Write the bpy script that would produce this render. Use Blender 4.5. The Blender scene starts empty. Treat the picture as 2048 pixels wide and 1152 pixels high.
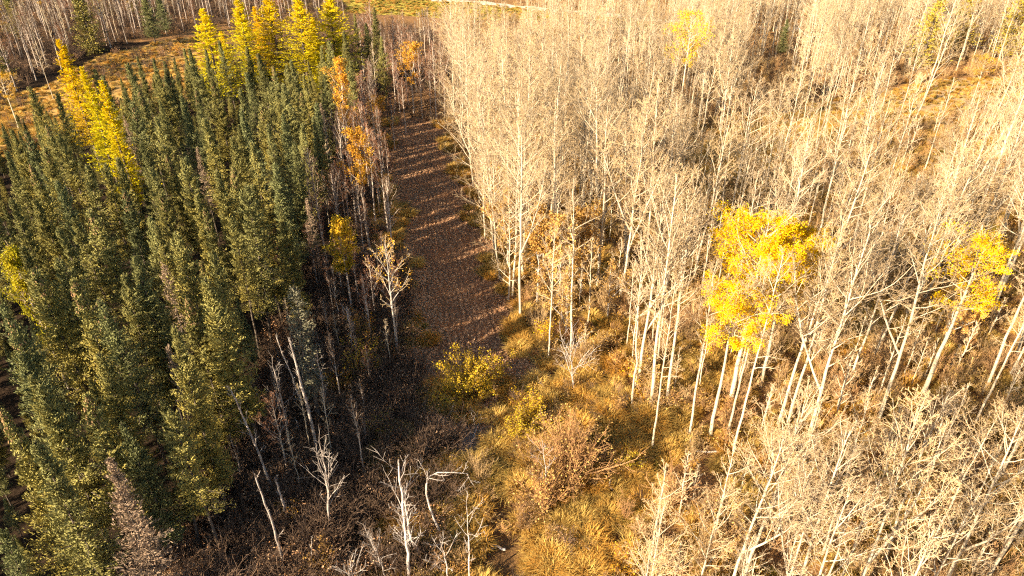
import bpy, math, random
import numpy as np
from mathutils import Vector

# ------------------------------------------------------------------ camera, sky, sun, exposure
S = bpy.context.scene
COL = S.collection
CAM_H, PITCH, FPX = 33.0, math.radians(30.5), 1365.0      # drone 33 m up, 24 mm lens
cam_data = bpy.data.cameras.new('camera')
cam_data.lens, cam_data.sensor_width = 24.0, 36.0
cam_data.clip_start, cam_data.clip_end = 0.5, 6000.0
cam = bpy.data.objects.new('camera', cam_data)
cam.location = (0, 0, CAM_H)
cam.rotation_euler = (math.pi / 2 - PITCH, 0, 0)
COL.objects.link(cam)
S.camera = cam

SUN_EL, SUN_AZ = math.radians(21.2), math.radians(50.0)    # shadows fall 50 degrees clockwise of +Y
world = bpy.data.worlds.new('World')
S.world = world
world.use_nodes = True
wn = world.node_tree
wn.nodes.clear()
sky = wn.nodes.new('ShaderNodeTexSky')
sky.sky_type = 'NISHITA'
sky.sun_disc = False
sky.sun_elevation = SUN_EL
sky.sun_rotation = SUN_AZ + math.pi
bgn = wn.nodes.new('ShaderNodeBackground')
bgn.inputs['Strength'].default_value = 0.062
won = wn.nodes.new('ShaderNodeOutputWorld')
wn.links.new(sky.outputs[0], bgn.inputs['Color'])
wn.links.new(bgn.outputs[0], won.inputs['Surface'])

sun_data = bpy.data.lights.new('sun', 'SUN')
sun_data.energy = 5.0
sun_data.angle = math.radians(0.53)
sun_data.color = (1.0, 0.84, 0.62)
sun = bpy.data.objects.new('sun', sun_data)
sun_dir = Vector((math.sin(SUN_AZ) * math.cos(SUN_EL), math.cos(SUN_AZ) * math.cos(SUN_EL), -math.sin(SUN_EL)))
sun.rotation_euler = sun_dir.to_track_quat('-Z', 'Y').to_euler()
sun.location = (-60, -60, 80)
COL.objects.link(sun)

S.view_settings.view_transform = 'Standard'
S.view_settings.look = 'None'
S.view_settings.exposure = 1.88
S.view_settings.gamma = 1.0
S.view_settings.use_curve_mapping = False
S.render.engine = 'CYCLES'
S.cycles.use_adaptive_sampling = True
S.cycles.adaptive_threshold = 0.022
S.cycles.adaptive_min_samples = 24
S.cycles.max_bounces = 3
S.cycles.diffuse_bounces = 2
S.cycles.glossy_bounces = 1
S.cycles.transmission_bounces = 3
S.cycles.transparent_max_bounces = 4
S.cycles.caustics_reflective = False
S.cycles.caustics_refractive = False
S.cycles.use_denoising = False
S.cycles.filter_width = 1.2

# ------------------------------------------------------------------ geometry of the place
rng = np.random.default_rng(7)
random.seed(7)
CP, SP = math.cos(PITCH), math.sin(PITCH)

def hgt(x, y):
    """ground relief"""
    return (0.16 * np.sin(x * 0.21 + 1.3) * np.cos(y * 0.17 + 0.4) + 0.22 * np.sin(x * 0.062 + y * 0.048)
            + 0.10 * np.sin(x * 0.53 - y * 0.41) + 0.05 * np.sin(x * 1.3 + y * 1.1))

def at(px, py, h=0.0):
    """point of the photograph -> ground coordinates at height h"""
    a, b = (px - 1024.0) / FPX, (576.0 - py) / FPX
    dx, dy, dz = a, CP + b * SP, -SP + b * CP
    t = (h - CAM_H) / dz
    return dx * t, dy * t

def proj(x, y, z=0.0):
    zz = z - CAM_H
    depth = y * CP - zz * SP
    up = y * SP + zz * CP
    depth = np.maximum(depth, 0.1)
    return 1024 + FPX * x / depth, 576 - FPX * up / depth, depth

def upright(base, tip):
    """height of a nearly upright thing whose foot and top are seen at these points"""
    bx, by = at(*base)
    best = min(np.arange(0.5, 26, 0.1), key=lambda h: math.hypot(at(tip[0], tip[1], h)[0] - bx, at(tip[0], tip[1], h)[1] - by))
    tx, ty = at(tip[0], tip[1], best)
    return (bx, by), (tx, ty, best)

def in_poly(px, py, poly):
    px, py = np.asarray(px, float), np.asarray(py, float)
    r = np.zeros(px.shape, bool)
    n = len(poly)
    for i in range(n):
        x1, y1 = poly[i]
        x2, y2 = poly[(i + 1) % n]
        if y1 == y2:
            continue
        c = ((y1 > py) != (y2 > py)) & (px < (x2 - x1) * (py - y1) / (y2 - y1) + x1)
        r ^= c
    return r

def lane_c(y):
    """centre line of the cleared lane"""
    return -3.5 - 0.195 * (y - 46.0)

def spruce_edge(y):
    return -18.8 - 0.125 * np.maximum(y - 50.0, 0)

# areas by where their ground lies in the picture (ground coordinates)
def gpoly(pts):
    return [at(*p) for p in pts]
MEADOW = gpoly([(-200, 262), (0, 205), (90, 172), (210, 112), (330, 82), (430, 66), (450, 120), (400, 190), (270, 225), (140, 285), (0, 330), (-200, 390)])
PALE = gpoly([(1370, 345), (1450, 262), (1560, 225), (1700, 188), (1880, 158), (2080, 150), (2080, 190), (1930, 218), (1850, 246), (1720, 258), (1600, 296), (1470, 362)])
VERGE = gpoly([(500, -14), (760, -10), (1090, 18), (1350, 44), (1360, 60), (1080, 40), (920, 40), (700, 26), (500, 14)])
SILT = gpoly([(800, 800), (870, 830), (960, 848), (990, 900), (960, 945), (880, 935), (830, 890), (780, 860)])
OPEN = gpoly([(1050, 712), (1180, 742), (1262, 800), (1345, 880), (1330, 960), (1290, 1060), (1280, 1200), (700, 1200), (760, 850), (980, 720)])

# ------------------------------------------------------------------ mesh building
class MB:
    def __init__(s):
        s.v, s.q, s.t, s.qm, s.tm, s.a = [], [], [], [], [], []
        s.n = 0
    def add(s, verts, quads=None, tris=None, mat=0, tint=0.5):
        verts = np.asarray(verts, float).reshape(-1, 3)
        s.v.append(verts)
        s.a.append(np.broadcast_to(np.asarray(tint, float), (len(verts),)).copy())
        if quads is not None and len(quads):
            q = np.asarray(quads, int).reshape(-1, 4) + s.n
            s.q.append(q); s.qm.append(np.full(len(q), mat))
        if tris is not None and len(tris):
            t = np.asarray(tris, int).reshape(-1, 3) + s.n
            s.t.append(t); s.tm.append(np.full(len(t), mat))
        s.n += len(verts)
    def merge(s, o):
        for v, a in zip(o.v, o.a):
            s.v.append(v); s.a.append(a)
        for q, m in zip(o.q, o.qm):
            s.q.append(q + s.n); s.qm.append(m)
        for t, m in zip(o.t, o.tm):
            s.t.append(t + s.n); s.tm.append(m)
        s.n += o.n
    def mesh(s, name, mats, smooth=True, offset=0):
        me = bpy.data.meshes.new(name)
        v = np.concatenate(s.v)
        q = np.concatenate(s.q) if s.q else np.zeros((0, 4), int)
        t = np.concatenate(s.t) if s.t else np.zeros((0, 3), int)
        mi = np.concatenate((s.qm or [np.zeros(0, int)]) + (s.tm or [np.zeros(0, int)]))
        me.vertices.add(len(v))
        me.vertices.foreach_set('co', v.astype(np.float32).ravel())
        loops = np.concatenate([q.ravel(), t.ravel()])
        me.loops.add(len(loops))
        me.loops.foreach_set('vertex_index', loops.astype(np.int32))
        npoly = len(q) + len(t)
        me.polygons.add(npoly)
        ls = np.concatenate([np.arange(len(q)) * 4, len(q) * 4 + np.arange(len(t)) * 3])
        me.polygons.foreach_set('loop_start', ls.astype(np.int32))
        me.polygons.foreach_set('material_index', mi.astype(np.int32))
        me.polygons.foreach_set('use_smooth', np.full(npoly, smooth))
        me.update(calc_edges=True)
        at_ = me.attributes.new('tint', 'FLOAT', 'POINT')
        at_.data.foreach_set('value', np.concatenate(s.a).astype(np.float32))
        for m in mats:
            me.materials.append(m)
        return me

def unit(a):
    return a / np.maximum(np.linalg.norm(a, axis=-1, keepdims=True), 1e-9)

def tubes(mb, P, R, k, mat=0, tint=0.5):
    """many tapered tubes at once: P (n, m, 3) centre lines, R (n, m) radii"""
    n, m, _ = P.shape
    T = np.empty_like(P)
    T[:, 1:-1] = P[:, 2:] - P[:, :-2]
    T[:, 0] = P[:, 1] - P[:, 0]
    T[:, -1] = P[:, -1] - P[:, -2]
    T = unit(T)
    ref = np.where(np.abs(T[..., 2:3]) > 0.8, np.array([1.0, 0, 0]), np.array([0, 0, 1.0]))
    U = unit(np.cross(T, ref))
    V = np.cross(T, U)
    a = np.arange(k) * 2 * math.pi / k
    ring = P[:, :, None] + R[:, :, None, None] * (np.cos(a)[None, None, :, None] * U[:, :, None] + np.sin(a)[None, None, :, None] * V[:, :, None])
    idx = np.arange(n * m * k).reshape(n, m, k)
    nx = np.roll(idx, -1, axis=2)
    quads = np.stack([idx[:, :-1], nx[:, :-1], nx[:, 1:], idx[:, 1:]], -1).reshape(-1, 4)
    if np.ndim(tint) == 1:
        tint = np.repeat(tint, m * k)
    mb.add(ring, quads=quads, mat=mat, tint=tint)

def along(P, t):
    """points, tangents of lines P (n, m, 3) at parameters t (n, c)"""
    m = P.shape[1]
    f = np.clip(t, 0, 0.9999) * (m - 1)
    i = f.astype(int)
    f = (f - i)[..., None]
    r = np.arange(P.shape[0])[:, None]
    A, B = P[r, i], P[r, i + 1]
    return A + (B - A) * f, unit(B - A)

def lines(start, d, L, npts, up, wob, g):
    """curved lines from start (n,3), direction d, length L"""
    n = len(start)
    P = np.empty((n, npts, 3))
    P[:, 0] = start
    d = d.copy()
    for k in range(1, npts):
        d = unit(d + g.normal(0, wob, (n, 3)) + np.array([0, 0, up / npts]))
        P[:, k] = P[:, k - 1] + d * (L / (npts - 1))[:, None]
    return P

def grow(P, R, L, c, t0, t1, ang, ratio, npts, up, wob, rr, rmin, g, shrink=0.6):
    """children of the lines P"""
    n = len(P)
    t = t0 + (t1 - t0) * (np.arange(c)[None] + g.random((n, c))) / c
    pos, tan = along(P, t)
    m = R.shape[1]
    rad = R[np.arange(n)[:, None], np.clip((t * (m - 1)).astype(int), 0, m - 1)]
    az = np.arange(c)[None] * 2.4 + g.random((n, 1)) * 6.28 + g.normal(0, 0.5, (n, c))
    ref = np.where(np.abs(tan[..., 2:3]) > 0.9, np.array([1.0, 0, 0]), np.array([0, 0, 1.0]))
    U = unit(np.cross(tan, ref)); V = np.cross(tan, U)
    an = ang + g.normal(0, 0.18, (n, c))
    d = np.cos(an)[..., None] * tan + np.sin(an)[..., None] * (np.cos(az)[..., None] * U + np.sin(az)[..., None] * V)
    Lc = (L[:, None] * ratio * (1.1 - shrink * t) * g.uniform(0.55, 1.25, (n, c))).ravel()
    C = lines(pos.reshape(-1, 3), unit(d.reshape(-1, 3)), Lc, npts, up, wob, g)
    r0 = np.clip(rad.ravel() * rr, rmin, None)
    RC = r0[:, None] * np.linspace(1, 0.45, npts)[None]
    RC = np.maximum(RC, rmin * 0.75)
    return C, RC, Lc

def kites(mb, base, e, w, mat=0, tint=0.5, mid=0.5):
    """leaf-shaped quads"""
    n = len(base)
    V = np.stack([base, base + e * mid + w, base + e, base + e * mid - w], 1)
    if np.ndim(tint) == 1:
        tint = np.repeat(tint, 4)
    mb.add(V, quads=np.arange(n * 4).reshape(n, 4), mat=mat, tint=tint)

# ------------------------------------------------------------------ materials
def new_mat(name):
    m = bpy.data.materials.new(name)
    m.use_nodes = True
    nt = m.node_tree
    nt.nodes.clear()
    return m, nt, nt.nodes.new('ShaderNodeOutputMaterial')

def nd(nt, t, **kw):
    n = nt.nodes.new(t)
    for k, v in kw.items():
        if k in n.inputs:
            n.inputs[k].default_value = v
        else:
            setattr(n, k, v)
    return n

def mixc(nt, fac, a, b, blend='MIX'):
    n = nt.nodes.new('ShaderNodeMix')
    n.data_type = 'RGBA'
    n.blend_type = blend
    for s, v in ((n.inputs[0], fac), (n.inputs[6], a), (n.inputs[7], b)):
        if hasattr(v, 'links') or hasattr(v, 'is_linked'):
            nt.links.new(v, s)
        else:
            s.default_value = v if not isinstance(v, tuple) else (*v, 1.0) if len(v) == 3 else v
    return n.outputs[2]

def ramp(nt, src, stops):
    n = nt.nodes.new('ShaderNodeValToRGB')
    cr = n.color_ramp
    while len(cr.elements) < len(stops):
        cr.elements.new(0.5)
    for e, (p, c) in zip(cr.elements, stops):
        e.position = p
        e.color = (*c, 1) if isinstance(c, tuple) else (c, c, c, 1)
    nt.links.new(src, n.inputs[0])
    return n.outputs[0]

def foliage(name, c1, c2, c3=None, trans=0.25, var=0.25, c4=None):
    """leaves or needles: tint along the crown, variation from tree to tree"""
    m, nt, out = new_mat(name)
    a = nd(nt, 'ShaderNodeAttribute', attribute_name='tint')
    col = mixc(nt, a.outputs['Fac'], c1, c2)
    oi = nd(nt, 'ShaderNodeObjectInfo')
    if c3:
        r = ramp(nt, oi.outputs['Random'], [(0.35, 0.0), (0.95, 1.0)])
        col = mixc(nt, r, col, c3)
    hs = nd(nt, 'ShaderNodeHueSaturation')
    nt.links.new(col, hs.inputs['Color'])
    mm = nd(nt, 'ShaderNodeMath', operation='MULTIPLY_ADD')
    wn_ = nd(nt, 'ShaderNodeTexWhiteNoise', noise_dimensions='1D')
    nt.links.new(oi.outputs['Random'], wn_.inputs['W'])
    nt.links.new(wn_.outputs['Value'], mm.inputs[0])
    mm.inputs[1].default_value = 2 * var
    mm.inputs[2].default_value = 1 - var
    nt.links.new(mm.outputs[0], hs.inputs['Value'])
    d = nd(nt, 'ShaderNodeBsdfDiffuse')
    nt.links.new(hs.outputs[0], d.inputs['Color'])
    if trans > 0:
        tr = nd(nt, 'ShaderNodeBsdfTranslucent')
        nt.links.new(hs.outputs[0], tr.inputs['Color'])
        mx = nd(nt, 'ShaderNodeMixShader')
        mx.inputs[0].default_value = trans
        nt.links.new(d.outputs[0], mx.inputs[1]); nt.links.new(tr.outputs[0], mx.inputs[2])
        nt.links.new(mx.outputs[0], out.inputs[0])
    else:
        nt.links.new(d.outputs[0], out.inputs[0])
    return m

def bark(name, pale, dark, amount, band=(1.2, 1.2, 5.0), var=0.15):
    m, nt, out = new_mat(name)
    tc = nd(nt, 'ShaderNodeTexCoord')
    oi = nd(nt, 'ShaderNodeObjectInfo')
    mp = nd(nt, 'ShaderNodeMapping')
    mp.inputs['Scale'].default_value = band
    nt.links.new(tc.outputs['Object'], mp.inputs['Vector'])
    n1 = nd(nt, 'ShaderNodeTexNoise', Scale=2.2, Detail=5.0, Roughness=0.7)
    nt.links.new(mp.outputs[0], n1.inputs['Vector'])
    f = ramp(nt, n1.outputs['Fac'], [(0.60 - amount, 0.0), (0.74 - amount * 0.6, 1.0)])
    n2 = nd(nt, 'ShaderNodeTexNoise', Scale=0.8, Detail=2.0)
    nt.links.new(tc.outputs['Object'], n2.inputs['Vector'])
    col = mixc(nt, n2.outputs['Fac'], tuple(c * 0.8 for c in pale), tuple(min(1, c * 1.12) for c in pale))
    col = mixc(nt, f, col, dark)
    hs = nd(nt, 'ShaderNodeHueSaturation')
    nt.links.new(col, hs.inputs['Color'])
    mm = nd(nt, 'ShaderNodeMath', operation='MULTIPLY_ADD')
    nt.links.new(oi.outputs['Random'], mm.inputs[0])
    mm.inputs[1].default_value = 2 * var
    mm.inputs[2].default_value = 1 - var
    nt.links.new(mm.outputs[0], hs.inputs['Value'])
    p = nd(nt, 'ShaderNodeBsdfPrincipled', Roughness=0.85)
    p.inputs['Specular IOR Level'].default_value = 0.15
    nt.links.new(hs.outputs[0], p.inputs['Base Color'])
    bp = nd(nt, 'ShaderNodeBump', Strength=0.4, Distance=0.03)
    nt.links.new(n1.outputs['Fac'], bp.inputs['Height'])
    nt.links.new(bp.outputs[0], p.inputs['Normal'])
    nt.links.new(p.outputs[0], out.inputs[0])
    return m

M = {}
M['aspen_bark'] = bark('aspen_bark', (0.50, 0.41, 0.285), (0.12, 0.085, 0.06), 0.065)
M['birch_bark'] = bark('birch_bark', (0.46, 0.37, 0.29), (0.09, 0.06, 0.05), 0.05)
M['grey_bark'] = bark('grey_bark', (0.42, 0.37, 0.31), (0.12, 0.09, 0.07), 0.08, (2, 2, 1.0))
M['dead_wood'] = bark('dead_wood', (0.52, 0.45, 0.39), (0.14, 0.10, 0.08), 0.12, (2.5, 2.5, 0.8))
M['grey_dead'] = bark('grey_dead', (0.40, 0.34, 0.29), (0.10, 0.07, 0.055), 0.14, (2.5, 2.5, 0.8))
M['spruce_bark'] = bark('spruce_bark', (0.13, 0.10, 0.075), (0.05, 0.04, 0.03), 0.12, (2, 2, 1.5))
M['twig'] = foliage('twig', (0.41, 0.28, 0.14), (0.60, 0.44, 0.25), (0.42, 0.31, 0.19), 0, 0.28)
M['copper_twig'] = foliage('copper_twig', (0.22, 0.10, 0.055), (0.30, 0.15, 0.085), None, 0, 0.2)
M['brush_twig'] = foliage('brush_twig', (0.30, 0.19, 0.09), (0.44, 0.30, 0.15), (0.36, 0.20, 0.09), 0, 0.25)
M['dark_twig'] = foliage('dark_twig', (0.095, 0.062, 0.042), (0.165, 0.108, 0.072), None, 0, 0.25)
M['needles'] = foliage('needles', (0.255, 0.200, 0.046), (0.200, 0.190, 0.070), (0.165, 0.172, 0.072), 0.03, 0.25)
M['cones'] = foliage('cones', (0.20, 0.12, 0.06), (0.26, 0.16, 0.08), None, 0.1, 0.2)
M['dead_needles'] = foliage('dead_needles', (0.22, 0.15, 0.10), (0.33, 0.235, 0.155), None, 0.1, 0.15)
M['lichen'] = foliage('lichen', (0.16, 0.15, 0.09), (0.22, 0.20, 0.13), None, 0.1, 0.2)
M['larch'] = foliage('larch', (0.46, 0.42, 0.012), (0.78, 0.56, 0.010), (0.76, 0.47, 0.008), 0.35, 0.10)
M['yellow_leaf'] = foliage('yellow_leaf', (0.72, 0.42, 0.008), (0.86, 0.57, 0.010), None, 0.35, 0.08)
M['orange_leaf'] = foliage('orange_leaf', (0.50, 0.24, 0.03), (0.68, 0.38, 0.04), None, 0.3, 0.2)
M['tan_leaf'] = foliage('tan_leaf', (0.48, 0.29, 0.09), (0.68, 0.45, 0.15), (0.58, 0.32, 0.08), 0.3, 0.2)
M['olive_leaf'] = foliage('olive_leaf', (0.28, 0.21, 0.02), (0.60, 0.37, 0.03), (0.36, 0.29, 0.03), 0.3, 0.2)
M['gold_leaf'] = foliage('gold_leaf', (0.62, 0.34, 0.02), (0.78, 0.48, 0.02), None, 0.3, 0.2)
M['lime_leaf'] = foliage('lime_leaf', (0.24, 0.22, 0.015), (0.44, 0.35, 0.02), None, 0.3, 0.1)
M['sunlit_spruce'] = foliage('sunlit_spruce', (0.36, 0.27, 0.04), (0.52, 0.39, 0.06), None, 0.2, 0.1)  # spruce needles with the yellow sunlight put into their colour
M['grass'] = foliage('grass', (0.40, 0.25, 0.06), (0.70, 0.48, 0.14), (0.50, 0.26, 0.05), 0.3, 0.28)
M['green_grass'] = foliage('green_grass', (0.14, 0.13, 0.02), (0.34, 0.25, 0.05), None, 0.3, 0.25)
M['litter'] = foliage('litter', (0.32, 0.15, 0.065), (0.72, 0.45, 0.25), None, 0.1, 0.2)

def ground_mat():
    m, nt, out = new_mat('forest_floor')
    tc = nd(nt, 'ShaderNodeTexCoord')
    def noise(sc, det=6.0, r=0.6):
        n = nd(nt, 'ShaderNodeTexNoise', Scale=sc, Detail=det, Roughness=r)
        nt.links.new(tc.outputs['Object'], n.inputs['Vector'])
        return n.outputs['Fac']
    n_big, n_mid, n_fine = noise(0.09, 3), noise(0.7), noise(6.0, 8, 0.75)
    def two(a, b, src):
        return mixc(nt, ramp(nt, src, [(0.35, 0.0), (0.65, 1.0)]), a, b)
    floor = two((0.17, 0.085, 0.035), (0.40, 0.22, 0.085), n_fine)
    floor = mixc(nt, ramp(nt, n_mid, [(0.4, 0.0), (0.7, 0.6)]), floor, (0.15, 0.085, 0.05))
    dark = two((0.018, 0.013, 0.009), (0.06, 0.038, 0.024), n_fine)  # dark litter and moss, blackened further to paint in the stand's shade
    meadow = two((0.36, 0.20, 0.06), (0.62, 0.38, 0.12), n_mid)
    meadow = mixc(nt, ramp(nt, n_fine, [(0.4, 0.0), (0.75, 0.55)]), meadow, (0.30, 0.14, 0.05))
    pale = two((0.36, 0.22, 0.095), (0.58, 0.40, 0.20), n_mid)
    pale = mixc(nt, ramp(nt, n_fine, [(0.42, 0.0), (0.7, 0.6)]), pale, (0.24, 0.13, 0.055))
    verge = two((0.30, 0.24, 0.04), (0.55, 0.40, 0.08), n_mid)
    opn = two((0.09, 0.05, 0.025), (0.24, 0.13, 0.05), n_fine)
    silt = two((0.12, 0.085, 0.065), (0.25, 0.195, 0.155), n_fine)
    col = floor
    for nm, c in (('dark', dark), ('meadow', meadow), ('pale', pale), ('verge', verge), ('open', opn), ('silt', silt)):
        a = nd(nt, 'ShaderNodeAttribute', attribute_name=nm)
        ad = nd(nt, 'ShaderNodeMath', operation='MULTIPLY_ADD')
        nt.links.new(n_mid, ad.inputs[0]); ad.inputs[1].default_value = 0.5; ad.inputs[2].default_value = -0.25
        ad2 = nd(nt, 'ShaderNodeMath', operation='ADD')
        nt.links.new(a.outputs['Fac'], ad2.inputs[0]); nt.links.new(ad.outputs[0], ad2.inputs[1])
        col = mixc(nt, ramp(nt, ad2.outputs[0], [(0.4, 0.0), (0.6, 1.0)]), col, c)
    p = nd(nt, 'ShaderNodeBsdfDiffuse')
    nt.links.new(col, p.inputs['Color'])
    bp = nd(nt, 'ShaderNodeBump', Strength=0.8, Distance=0.12)
    nt.links.new(n_fine, bp.inputs['Height'])
    nt.links.new(bp.outputs[0], p.inputs['Normal'])
    nt.links.new(p.outputs[0], out.inputs[0])
    return m
M['ground'] = ground_mat()

def soil_mat(name, a, b, c, sc=9.0):
    m, nt, out = new_mat(name)
    tc = nd(nt, 'ShaderNodeTexCoord')
    n1 = nd(nt, 'ShaderNodeTexNoise', Scale=sc, Detail=8.0, Roughness=0.75)
    n2 = nd(nt, 'ShaderNodeTexNoise', Scale=0.25, Detail=3.0)
    nt.links.new(tc.outputs['Object'], n1.inputs['Vector']); nt.links.new(tc.outputs['Object'], n2.inputs['Vector'])
    col = mixc(nt, ramp(nt, n1.outputs['Fac'], [(0.38, 0.0), (0.66, 1.0)]), a, b)
    col = mixc(nt, ramp(nt, n2.outputs['Fac'], [(0.45, 0.0), (0.7, 0.6)]), col, c)
    p = nd(nt, 'ShaderNodeBsdfDiffuse')
    nt.links.new(col, p.inputs['Color'])
    bp = nd(nt, 'ShaderNodeBump', Strength=0.8, Distance=0.08)
    nt.links.new(n1.outputs['Fac'], bp.inputs['Height']); nt.links.new(bp.outputs[0], p.inputs['Normal'])
    nt.links.new(p.outputs[0], out.inputs[0])
    return m
M['soil'] = soil_mat('ploughed_soil', (0.10, 0.05, 0.026), (0.29, 0.165, 0.095), (0.28, 0.13, 0.055))
M['gravel'] = soil_mat('gravel_road', (0.62, 0.50, 0.36), (0.74, 0.62, 0.46), (0.55, 0.42, 0.28), 3.0)

# ------------------------------------------------------------------ scene helpers
def link(o, parent=None):
    COL.objects.link(o)
    if parent is not None:
        o.parent = parent
    return o

def tag(o, label=None, cat=None, group=None, kind=None):
    for k, v in (('label', label), ('category', cat), ('group', group), ('kind', kind)):
        if v:
            o[k] = v
    return o

def thing(name, parts, loc, rz=0.0, sc=1.0, tilt=(0.0, 0.0)):
    """an Empty at the foot with one child for each part (name, mesh)"""
    r = bpy.data.objects.new(name, None)
    r.empty_display_size = 0.3
    r.location = loc
    r.rotation_euler = (tilt[0], tilt[1], rz)
    r.scale = (sc, sc, sc) if np.isscalar(sc) else sc
    link(r)
    for pn, me in parts:
        link(bpy.data.objects.new(pn, me), r)
    return r

def scatter(name, pts, rz, sc, ix, meshes):
    """one object of stuff: meshes set out on points"""
    coll = bpy.data.collections.new(name + '_kinds')
    for i, me in enumerate(meshes):
        coll.objects.link(bpy.data.objects.new('%s_kind_%02d' % (name, i), me))
    me = bpy.data.meshes.new(name)
    me.vertices.add(len(pts))
    me.vertices.foreach_set('co', np.asarray(pts, np.float32).ravel())
    for nm, typ, val in (('turn', 'FLOAT', rz), ('size', 'FLOAT', sc), ('which', 'INT', ix)):
        a = me.attributes.new(nm, typ, 'POINT')
        a.data.foreach_set('value', np.asarray(val, np.int32 if typ == 'INT' else np.float32))
    o = link(bpy.data.objects.new(name, me))
    ng = bpy.data.node_groups.new(name + '_nodes', 'GeometryNodeTree')
    ng.interface.new_socket('Geometry', in_out='INPUT', socket_type='NodeSocketGeometry')
    ng.interface.new_socket('Geometry', in_out='OUTPUT', socket_type='NodeSocketGeometry')
    N = ng.nodes
    gi, go = N.new('NodeGroupInput'), N.new('NodeGroupOutput')
    iop = N.new('GeometryNodeInstanceOnPoints')
    ci = N.new('GeometryNodeCollectionInfo')
    ci.inputs['Collection'].default_value = coll
    ci.inputs['Separate Children'].default_value = True
    ci.inputs['Reset Children'].default_value = True
    at_ = {}
    for nm, typ in (('turn', 'FLOAT'), ('size', 'FLOAT'), ('which', 'INT')):
        a = N.new('GeometryNodeInputNamedAttribute')
        a.data_type = typ
        a.inputs['Name'].default_value = nm
        at_[nm] = a
    cx = N.new('ShaderNodeCombineXYZ')
    L = ng.links
    L.new(at_['turn'].outputs[0], cx.inputs[2])
    L.new(gi.outputs[0], iop.inputs['Points'])
    L.new(ci.outputs[0], iop.inputs['Instance'])
    iop.inputs['Pick Instance'].default_value = True
    L.new(at_['which'].outputs[0], iop.inputs['Instance Index'])
    L.new(cx.outputs[0], iop.inputs['Rotation'])
    L.new(at_['size'].outputs[0], iop.inputs['Scale'])
    L.new(iop.outputs[0], go.inputs[0])
    md = o.modifiers.new('scatter', 'NODES')
    md.node_group = ng
    return tag(o, kind='stuff')

def ground_pts(x, y, dz=0.0):
    return np.stack([x, y, hgt(x, y) + dz], -1)

def in_view(x, y, h=0.0, mx=60, my=60):
    px, py, d = proj(x, y, h)
    return (px > -mx) & (px < 2048 + mx) & (py > -my) & (py < 1152 + my)

# ------------------------------------------------------------------ ground
def sheet(name, xs, ys, zf, mat, attrs=None):
    X, Y = np.meshgrid(xs, ys)
    nx, ny = len(xs), len(ys)
    i = np.arange(nx * ny).reshape(ny, nx)
    mb = MB()
    mb.add(np.stack([X, Y, zf(X, Y)], -1), quads=np.stack([i[:-1, :-1], i[:-1, 1:], i[1:, 1:], i[1:, :-1]], -1))
    me = mb.mesh(name, [mat])
    for k, f in (attrs or {}).items():
        a = me.attributes.new(k, 'FLOAT', 'POINT')
        a.data.foreach_set('value', f(X, Y).astype(np.float32).ravel())
    return link(bpy.data.objects.new(name, me))

gx = np.concatenate([np.linspace(-2500, -160, 24), np.arange(-158, 230, 1.0), np.linspace(232, 2500, 24)])
gy = np.concatenate([np.linspace(-2000, -12, 20), np.arange(-10, 290, 1.0), np.linspace(292, 4000, 24)])
def soft(f):
    def g(X, Y):
        r = np.zeros(X.shape)
        for dx, dy in ((0, 0), (1.2, 0), (-1.2, 0), (0, 1.2), (0, -1.2), (2.2, 2.2), (-2.2, -2.2), (2.2, -2.2), (-2.2, 2.2)):
            r += f(X + dx, Y + dy)
        return r / 9
    return g
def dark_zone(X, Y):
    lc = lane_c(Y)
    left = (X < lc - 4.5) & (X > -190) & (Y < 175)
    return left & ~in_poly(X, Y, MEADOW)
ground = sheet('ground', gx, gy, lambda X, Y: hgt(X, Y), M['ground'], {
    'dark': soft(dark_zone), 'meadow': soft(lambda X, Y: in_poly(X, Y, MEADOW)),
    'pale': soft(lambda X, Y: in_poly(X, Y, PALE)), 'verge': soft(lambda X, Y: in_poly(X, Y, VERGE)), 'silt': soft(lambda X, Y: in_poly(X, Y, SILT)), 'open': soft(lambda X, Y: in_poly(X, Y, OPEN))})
tag(ground, kind='structure')

# cleared lane: tilled strip with furrows along its length
us = np.linspace(-5.6, 5.6, 90)
vs = np.arange(35.0, 113.0, 0.35)
U, Vv = np.meshgrid(us, vs)
g2 = np.random.default_rng(3)
half = 5.3 + 0.6 * np.sin(Vv * 0.33) + 0.25 * np.sin(Vv * 2.1) + 0.15 * np.sin(Vv * 3.7 + U) + 0.3 * np.sin(Vv * 0.9 + 1) - 0.035 * np.maximum(Vv - 70, 0) - 0.25 * np.maximum(44 - Vv, 0)
LX = lane_c(Vv) + U / 5.6 * half + 0.12 * np.sin(Vv * 0.5)
fur = np.sin(U * 11.0 + 0.18 * np.sin(Vv * 0.21) + 0.3 * np.sin(Vv * 1.7 + U * 2.3)) * (0.55 + 0.45 * np.sin(Vv * 2.1 + U * 5.0))
patch = 0.5 + 0.5 * np.sin(U * 0.9 + Vv * 0.13) * np.sin(Vv * 0.19 + 0.7)
edge = np.clip((5.6 - np.abs(U)) / 0.8, 0, 1) * np.clip((Vv - 35) / 2, 0, 1) * np.clip((113 - Vv) / 3, 0, 1)
LZ = hgt(LX, Vv) - 0.05 + edge * (0.11 + 0.085 * fur * (0.35 + 0.65 * patch) + g2.normal(0, 0.022, U.shape))
mb = MB()
ii = np.arange(U.size).reshape(U.shape)
mb.add(np.stack([LX, Vv, LZ], -1), quads=np.stack([ii[:-1, :-1], ii[:-1, 1:], ii[1:, 1:], ii[1:, :-1]], -1))
lane = link(bpy.data.objects.new('path', mb.mesh('path', [M['soil']])))
tag(lane, 'dark tilled strip strewn with brown leaves between spruces and bare trees', kind='structure')

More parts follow.
